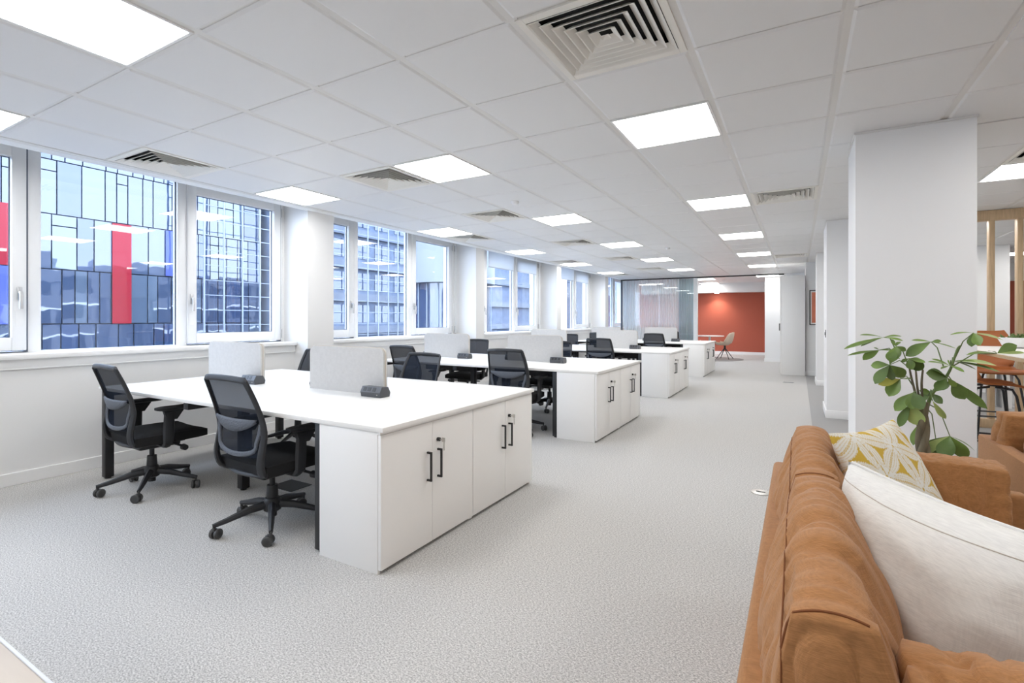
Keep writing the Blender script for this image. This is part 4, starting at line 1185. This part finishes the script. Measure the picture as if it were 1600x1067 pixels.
def leaflet(p0, p1, w, facing, m, droop):
    """obovate leaflet from base p0 to tip p1"""
    d = p1 - p0; L = d.length; d.normalize()
    ref = Vector((-0.22, -0.42, 0.88)) if facing == 'u' else Vector((-_s * -1 * 0.0 - 0.45, -0.86, 0.30))
    n = ref - d * ref.dot(d)
    if n.length < 0.15: n = Vector((0.3, -0.8, 0.5)) - d * Vector((0.3, -0.8, 0.5)).dot(d)
    n.normalize(); sd = d.cross(n)
    def fn(u, v):
        x = (u - 0.5) * 2
        wd = w * L * (math.sin(PI * min(1, v ** 1.15)) ** 0.8) * (0.55 + 0.6 * v) * 0.8
        if v >= 1: wd = 0
        c = p0 + d * (L * v) + n * (droop * L * math.sin(PI * v * 0.9))
        return c + sd * (x * wd) + n * (0.22 * wd * (abs(x) - 0.3))
    return MB().grid(fn, 4, 9).build('leaflet', m, plant, smooth='all')
G, PA, YE_, DK = M['leaf'], M['leaf2'], M['leaf3'], M['leaf4']
LEAVES = [  # hub, stem origin, [(tip u, v, width, facing, mat)]
    ((1381, 527), (1400, 548), [(1343, 524, .16, 'u', G), (1318, 546, .14, 'u', G), (1345, 542, .20, 'u', G), (1409, 526, .22, 'u', G), (1411, 533, .16, 'u', G)]),
    ((1374, 547), (1405, 560), [(1324, 556, .13, 'u', G), (1348, 563, .30, 'c', G), (1365, 543, .16, 'u', DK), (1396, 548, .22, 'u', G)]),
    ((1400, 541), (1421, 575), [(1393, 530, .3, 'c', G), (1406, 534, .3, 'c', G), (1394, 567, .42, 'c', G), (1416, 548, .36, 'c', G), (1404, 560, .36, 'c', G)]),
    ((1390, 570), (1421, 575), [(1361, 571, .34, 'c', G), (1367, 600, .32, 'c', DK), (1394, 594, .34, 'c', DK), (1414, 588, .4, 'c', G), (1400, 548, .34, 'c', G)]),
    ((1407, 592), (1426, 602), [(1372, 601, .30, 'c', YE_), (1389, 620, .42, 'c', G), (1425, 592, .18, 'u', G), (1412, 577, .3, 'c', G)]),
    ((1455, 534), (1474, 572), [(1424, 532, .22, 'u', G), (1415, 556, .30, 'c', G), (1471, 533, .34, 'c', G), (1494, 545, .09, 'u', G)]),
    ((1420, 560), (1431, 580), [(1442, 578, .44, 'c', DK), (1408, 566, .34, 'c', G), (1446, 567, .24, 'u', G), (1426, 578, .40, 'c', G), (1438, 560, .2, 'u', G)]),
    ((1484, 571), (1487, 575), [(1449, 566, .18, 'u', G), (1507, 582, .16, 'u', G), (1455, 561, .14, 'u', G), (1481, 562, .14, 'u', G), (1470, 577, .14, 'u', G)]),
    ((1490, 564), (1487, 573), [(1525, 578, .15, 'u', G), (1557, 572, .18, 'u', PA), (1563, 582, .12, 'u', G), (1524, 565, .14, 'u', G)]),
    ((1521, 520), (1489, 566), [(1484, 524, .12, 'u', G), (1518, 542, .36, 'c', DK), (1532, 540, .34, 'c', G), (1568, 532, .18, 'u', PA)]),
    ((1558, 552), (1489, 572), [(1509, 556, .13, 'u', G), (1589, 539, .46, 'c', G), (1602, 552, .20, 'u', PA), (1544, 549, .2, 'u', G)]),
    ((1480, 590), (1470, 600), [(1446, 583, .36, 'c', DK), (1463, 612, .36, 'c', DK), (1455, 578, .22, 'u', G), (1494, 604, .3, 'c', G)]),
    ((1487, 594), (1474, 596), [(1508, 624, .44, 'c', G), (1543, 639, .16, 'c', G), (1470, 610, .30, 'c', DK)]),
    ((1457, 615), (1452, 622), [(1435, 624, .40, 'c', DK), (1473, 631, .30, 'c', DK), (1436, 610, .3, 'c', G)]),
    ((1427, 613), (1434, 628), [(1398, 642, .30, 'c', G), (1443, 640, .42, 'c', DK), (1425, 640, .44, 'c', G)]),
    ((1424, 630), (1436, 636), [(1405, 667, .22, 'c', DK), (1437, 665, .44, 'c', PA), (1440, 640, .3, 'c', PA)]),
    ((1457, 626), (1450, 618), [(1478, 654, .18, 'c', PA)]),
    ((1434, 664), (1438, 650), [(1427, 696, .24, 'c', G)]),
    ((1484, 681), (1452, 632), [(1436, 712, .20, 'c', PA), (1512, 716, .36, 'c', G), (1452, 716, .48, 'c', DK), (1523, 706, .07, 'u', DK), (1476, 718, .42, 'c', DK)]),
    ((1462, 685), (1450, 640), [(1450, 706, .2, 'c', PA), (1480, 700, .22, 'c', PA)]),
]
for k, (hub, org, tips) in enumerate(LEAVES):
    dy = random.uniform(-0.10, 0.08)
    h = P3(hub[0], hub[1], dy); o_ = P3(*org)
    mid = (h + o_) / 2 + Vector((0, 0, 0.03 if hub[1] < 650 else 0.05))
    MB().tube([o_, o_ * 0.5 + mid * 0.5, mid, mid * 0.4 + h * 0.6, h], [0.003, 0.0026, 0.0023, 0.0022, 0.002], 6).build('stalk', M['stalk'], plant)
    for (tu, tv, w, fc, m_) in tips:
        tp = P3(tu, tv, dy + random.uniform(-0.07, 0.05))
        leaflet(h, tp, w, fc, m_, random.uniform(0.02, 0.08))

# ------------------------------------------------------------------ right background: timber screen, counter table, stools, shelf
ts = thing('timber_screen', 'pale timber slatted screen behind the counter table at the right', 'screen', (0, 0, 0))
MB().box(1.05, XR - 0.02, 7.70, 7.80, 2.385, 2.498, 0.004).build('head_beam', M['oak'], ts)
MB().box(1.05, XR - 0.02, 7.70, 7.80, 0.0, 0.10, 0.004).build('sole_plate', M['oak'], ts)
x = 1.90
while x < 4.6:
    MB().box(x, x + 0.050, 7.705, 7.795, 0.10, 2.385, 0.003).build('post', M['oak'], ts)
    x += 0.238
ct = thing('counter_table', 'high counter table with pale top and splayed timber legs, right edge', 'table', (1.37, 4.78, 0))
def rrect(w, d, r, n=7):
    pts = []
    for cx_, cy_, a0 in ((w - r, d - r, 0), (r, d - r, 90), (r, r, 180), (w - r, r, 270)):
        for k in range(n + 1):
            a = R(a0 + 90 * k / n); pts.append((cx_ + r * math.cos(a), cy_ + r * math.sin(a)))
    return pts
MB().prism(rrect(0.85, 2.1, 0.12), 2, 0.945, 0.97).build('tabletop', M['oak2'], ct)
MB().prism([(p[0] * 0.992 + 0.008, p[1] * 0.985 + 0.006) for p in rrect(0.85, 2.1, 0.12)], 2, 0.9702, 0.9745).build('laminate_face', M['white'], ct)
for (lx, ly, ax_, ay_) in ((0.13, 0.30, -0.05, -0.10), (0.72, 0.30, 0.05, -0.10), (0.13, 1.80, -0.05, 0.10), (0.72, 1.80, 0.05, 0.10)):
    MB().tube([(lx, ly, 0.944), (lx + ax_, ly + ay_, 0.0)], [0.036, 0.028], square=True).build('leg', M['oak2'], ct, smooth=False)
def bar_stool(x, y, rz, lab, sz=0.70):
    t = thing('bar_stool', lab, 'stool', (x, y, 0), rz, 'tan shell bar stools with black legs')
    def fn(u, v):
        a = (u - 0.5) * 2
        prof = [(0.20, sz - 0.02), (0.10, sz), (-0.06, sz), (-0.15, sz + 0.03), (-0.19, sz + 0.12), (-0.22, sz + 0.26), (-0.245, sz + 0.42)]
        n = len(prof) - 1; i = min(int(v * n), n - 1); f = v * n - i
        y_ = prof[i][0] * (1 - f) + prof[i + 1][0] * f; z_ = prof[i][1] * (1 - f) + prof[i + 1][1] * f
        w = 0.215 if v < 0.5 else 0.215 + 0.01 * math.sin((v - 0.5) * 2 * PI)
        if v > 0.86: w *= 1 - 0.20 * ((v - 0.86) / 0.14) ** 2
        return Vector((w * a, y_ + (0.05 * a * a if v > 0.5 else 0), z_ + 0.012 * a ** 4))
    MB().grid(fn, 10, 18, 0.014).build('shell', M['tan'], t, smooth='all')
    for sx in (1, -1):
        for sy in (1, -1):
            MB().tube([(0.08 * sx, 0.02 * sy, sz - 0.018), (0.13 * sx, 0.11 * sy, sz - 0.03), (0.15 * sx, 0.13 * sy, sz - 0.08), (0.22 * sx, 0.21 * sy, 0.0)], 0.010, 8).build('leg', M['black'], t)
    z = 0.24; q = 0.196
    MB().tube([(q, 0.18, z), (-q, 0.18, z)], 0.008, 8).tube([(q, -0.18, z), (-q, -0.18, z)], 0.008, 8).tube([(q, 0.18, z), (q, -0.18, z)], 0.008, 8).tube([(-q, 0.18, z), (-q, -0.18, z)], 0.008, 8).build('foot_rail', M['black'], t)
bar_stool(1.80, 7.16, PI + 0.15, 'tan shell bar stool behind the counter table, its back rising above the top')
bar_stool(1.41, 5.72, -PI / 2, 'tan shell bar stool tucked under the near long side of the counter table')
t = thing('succulent_bowl', 'white bowl planted with dark succulents on the counter table', 'plant', (1.80, 6.50, 0.9746))
MB().lathe([(0.06, 0.0), (0.10, 0.015), (0.135, 0.09), (0.135, 0.10), (0.125, 0.10), (0.115, 0.08), (0.02, 0.075)], n=32).build('bowl', M['pot'], t)
su = MB()
for k in range(26):
    a = random.uniform(0, 2 * PI); r = random.uniform(0, 0.095)
    b = Vector((r * math.cos(a), r * math.sin(a), 0.078)); tip = b + Vector((random.uniform(-.04, .04), random.uniform(-.04, .04), random.uniform(0.035, 0.065)))
    su.tube([b, (b + tip) / 2, tip], [0.008, 0.012, 0.002], 6)
so = su.build('succulents', M['leaf4'], t); so['kind'] = 'stuff'
t = thing('low_shelf', 'low pale shelf unit with white goods behind the timber screen', 'shelf', (1.2, 9.2, 0))
MB().box(0, 1.8, 0, 0.35, 0.0, 0.04).build('shelf_board', M['shelfgrey'], t, smooth=False); MB().box(0, 1.8, 0, 0.35, 0.34, 0.37).build('shelf_board', M['shelfgrey'], t, smooth=False)
MB().box(0, 1.8, 0, 0.35, 0.72, 0.75).build('shelf_board', M['shelfgrey'], t, smooth=False)
for x in (0, 0.6, 1.2, 1.77): MB().box(x, x + 0.03, 0.001, 0.349, 0.04, 0.72).build('upright', M['shelfgrey'], t, smooth=False)
for z in (0.0405, 0.3705):
    x = 0.05
    while x < 1.70:
        w = random.uniform(0.03, 0.07)
        if not any(abs(x + w / 2 - (q + 0.015)) < w / 2 + 0.02 for q in (0.6, 1.2, 1.77)):
            o = MB().box(0, w, 0, 0.24, 0, random.uniform(0.22, 0.28), 0.003).build('box_file', M['book'], None, smooth=False)
            o.location = (1.2 + x, 9.22, z); tag(o, 'white box file standing on the low shelf behind the timber screen', 'file', 'white files on the low shelf')
        x += w + 0.10

# near-left table corner
t = thing('side_table', 'pale wood table corner at the bottom left picture edge', 'table', (0, 0, 0))
MB().box(-2.6, -0.72, -0.55, 0.285, 0.712, 0.742, 0.004).build('tabletop', M['table'], t)
MB().box(-2.602, -0.718, 0.284, 0.289, 0.711, 0.7425, 0.001).build('edge_band', M['tableedge'], t, smooth=False)
for x in (-2.45, -0.87):
    for y in (-0.42, 0.15): MB().cyl((x, y, 0), (x, y, 0.712), 0.022, n=14).build('leg', M['black'], t)

# ------------------------------------------------------------------ outdoors
sbox('ground', -120, 30, -120, 160, -16.2, -16.0, M['asphalt'])
# stone-banded front of this building (what the glass opposite mirrors)
XF = XW - 0.30
wx = MB(); wg = MB()
for k in range(-4, 2):
    zb = 0.95 + 3.35 * k
    if k != 0:
        wg.box(XF - 0.05, XF, -60, 60, zb, zb + 1.7)
        yy = -60
        while yy < 60:
            wx.box(XF - 0.25, XF, yy, yy + 0.55, zb, zb + 1.7); wx.box(XF - 0.12, XF, yy + 2.0, yy + 2.12, zb, zb + 1.7); yy += 3.35
    else:
        for yy in np.arange(-60, -6, 3.35): wx.box(XF - 0.25, XF, yy, yy + 0.55, zb, zb + 1.7)
        wg.box(XF - 0.05, XF, -60, -4.2, zb, zb + 1.7); wg.box(XF - 0.05, XF, 20.2, 60, zb, zb + 1.7)
        for yy in np.arange(20.2, 60, 3.35): wx.box(XF - 0.25, XF, yy, yy + 0.55, zb, zb + 1.7)
    top = zb - 0.02
    wx.box(XF - 0.32, XF, -60, 60, zb - 1.40, zb)
wx.box(XF - 0.5, XF + 3, -60, 60, 0.95 + 3.35 * 2 - 1.65, 0.95 + 3.35 * 2 - 0.45)
for yy, ww, hh in ((-30, 6, 1.6), (-19, 3, 0.9), (-12, 8, 1.2), (2, 4, 2.0), (9, 7, 0.8), (19, 5, 1.5), (28, 9, 0.9)):
    wx.box(XF + 0.8, XF + 3, yy, yy + ww, 7.2, 7.2 + hh)
wo = wx.build('wall_exterior', M['stone'], None, smooth=False); structure(wo)
wg.build('wall_exterior_glazing', M['darkglass'], wo, smooth=False)

# curtain-wall office opposite
ob = thing('glass_office', 'blue glass office block with red and blue panes outside the near windows', 'building', (-40, 0, 0))
ROWS = [(-16.0, -12.7), (-12.7, -9.4), (-9.4, -6.1), (-6.1, -2.8), (-2.8, 0.95), (0.95, 4.35), (4.35, 7.75), (7.75, 11.1), (11.1, 14.6)]
Y0f, Y1f = -14.0, 26.6
core = MB().box(-6, -0.35, Y0f, Y1f, -16, 14.6).build('core', M['mullion'], ob, smooth=False)
def pane_at(y0, y1, z0, z1, m):
    tlt = random.uniform(-0.006, 0.006); tl2 = random.uniform(-0.006, 0.006)
    mb = MB(); c = Vector((0, (y0 + y1) / 2, (z0 + z1) / 2))
    mt = Matrix.Translation(c) @ Matrix.Rotation(tlt, 4, 'Z') @ Matrix.Rotation(tl2, 4, 'Y')
    mb.cbox((-0.05, 0, 0), (0.05, y1 - y0 - 0.065, z1 - z0 - 0.065), mtx=mt)
    mb.build('pane', m, ob, smooth=False)
lowm = MB(); cnt = 0
for r, (z0, z1) in enumerate(ROWS):
    y = Y0f; k = 0
    rnd = random.Random(r * 7 + 1)
    while y < Y1f - 0.3:
        w = rnd.choice((0.65, 0.9, 1.25)); y1 = min(y + w, Y1f)
        m = rnd.choice((M['fglass'], M['fglass'], M['fglass'], M['fglass2'], M['fglass3']))
        if r < 3:
            lowm.box(-0.08, -0.03, y + 0.03, y1 - 0.03, z0 + 0.03, z1 - 0.04)
        elif y > 6:
            if r >= 6 and rnd.random() < 0.35:
                zz = z1 - rnd.choice((0.7, 1.0)); pane_at(y, y1, z0, zz, m); pane_at(y, y1, zz, z1, m)
            else: pane_at(y, y1, z0, z1, m)
        else:
            pane_at(y, y1, z0, z1, m) if y > 2.5 else lowm.box(-0.08, -0.03, y + 0.03, y1 - 0.03, z0 + 0.03, z1 - 0.04)
        y = y1; k += 1
lo = lowm.build('lower_panes', M['fglass'], ob, smooth=False); lo['kind'] = 'stuff'
# coloured fins of glazing, proud of the wall
p = at(190, 420, X=-40)
MB().box(0.02, 0.08, p.y - 0.55, p.y + 0.55, 0.95, 7.7).build('red_panel', M['fred'], ob, smooth=False)
p = at(270, 420, X=-40)
MB().box(0.02, 0.08, p.y - 0.5, p.y + 0.45, 4.4, 7.7).build('blue_panel', M['fblue'], ob, smooth=False)
p0 = at(-14, 420, X=-40); p1 = at(13.5, 420, X=-40)
MB().box(0.02, 0.08, p0.y - 1.2, p1.y + 0.1, 4.4, 8.0).build('red_panel', M['fred'], ob, smooth=False)
MB().box(0.02, 0.08, p0.y - 1.2, p1.y + 0.1, 0.95, 4.35).build('blue_panel', M['fblue'], ob, smooth=False)

# scaffolded block beyond, with a white drum at its corner
sb = thing('scaffolded_building', 'blue-grey building behind white scaffold poles outside the second window bay', 'building', (-39.5, 0, 0))
MB().box(-14, 0, 27.2, 75, -16, 22).build('walls', M['brickish'], sb, smooth=False)
for k in range(-4, 7):
    MB().box(0, 0.5, 27.2, 75, k * 3.3 - 0.2, k * 3.3 + 0.55).build('floor_band', M['concrete'], sb, smooth=False)
    if -2 <= k <= 4:
        for y in np.arange(27, 60, 3.0):
            MB().box(0.01, 0.06, y + 0.3, y + 2.5, k * 3.3 + 0.9, k * 3.3 + 2.7).build('window_band', M['fglass2'], sb, smooth=False)
for y in np.arange(20.5, 60, 1.45):
    MB().box(1.9, 1.98, y - 0.05, y + 0.05, -16, 20).build('scaffold_pole', M['scaff'], sb, smooth=False)
hp = MB()
for z in np.arange(-8, 20, 1.1): hp.box(1.88, 1.93, 20.5, 60, z, z + 0.05)
hp.build('scaffold_ledgers', M['scaff'], sb, smooth=False)['kind'] = 'stuff'
dc = at(705, 420, X=-19)
dr = thing('drum_tower', 'white round corner drum with glazing below, outside the second window bay', 'building', (dc.x, dc.y, 0))
MB().lathe([(2.4, 3.4), (2.75, 3.4), (2.75, 6.0), (2.4, 6.0)], n=48).build('drum_band', M['drum'], dr)
MB().lathe([(2.35, -16), (2.35, 3.5)], n=40).build('drum_glazing', M['fglass2'], dr)
for k in range(20):
    a = 2 * PI * k / 20
    MB().cyl((2.38 * math.cos(a), 2.38 * math.sin(a), -16), (2.38 * math.cos(a), 2.38 * math.sin(a), 3.45), 0.05, n=6).build('mullion', M['scaff'], dr)
# pale blocks closing the view down the street
fb = thing('far_block', 'pale distant block seen through the far window bays', 'building', (-26, 70, 0))
MB().box(-8, 0, 8, 50, -16, 13).build('walls', M['concrete'], fb, smooth=False)
for k in range(-2, 4):
    for y in np.arange(9, 48, 3.2):
        MB().box(0.01, 0.06, y, y + 1.9, k * 3.2 + 0.6, k * 3.2 + 2.4).build('window', M['fglass3'], fb, smooth=False)
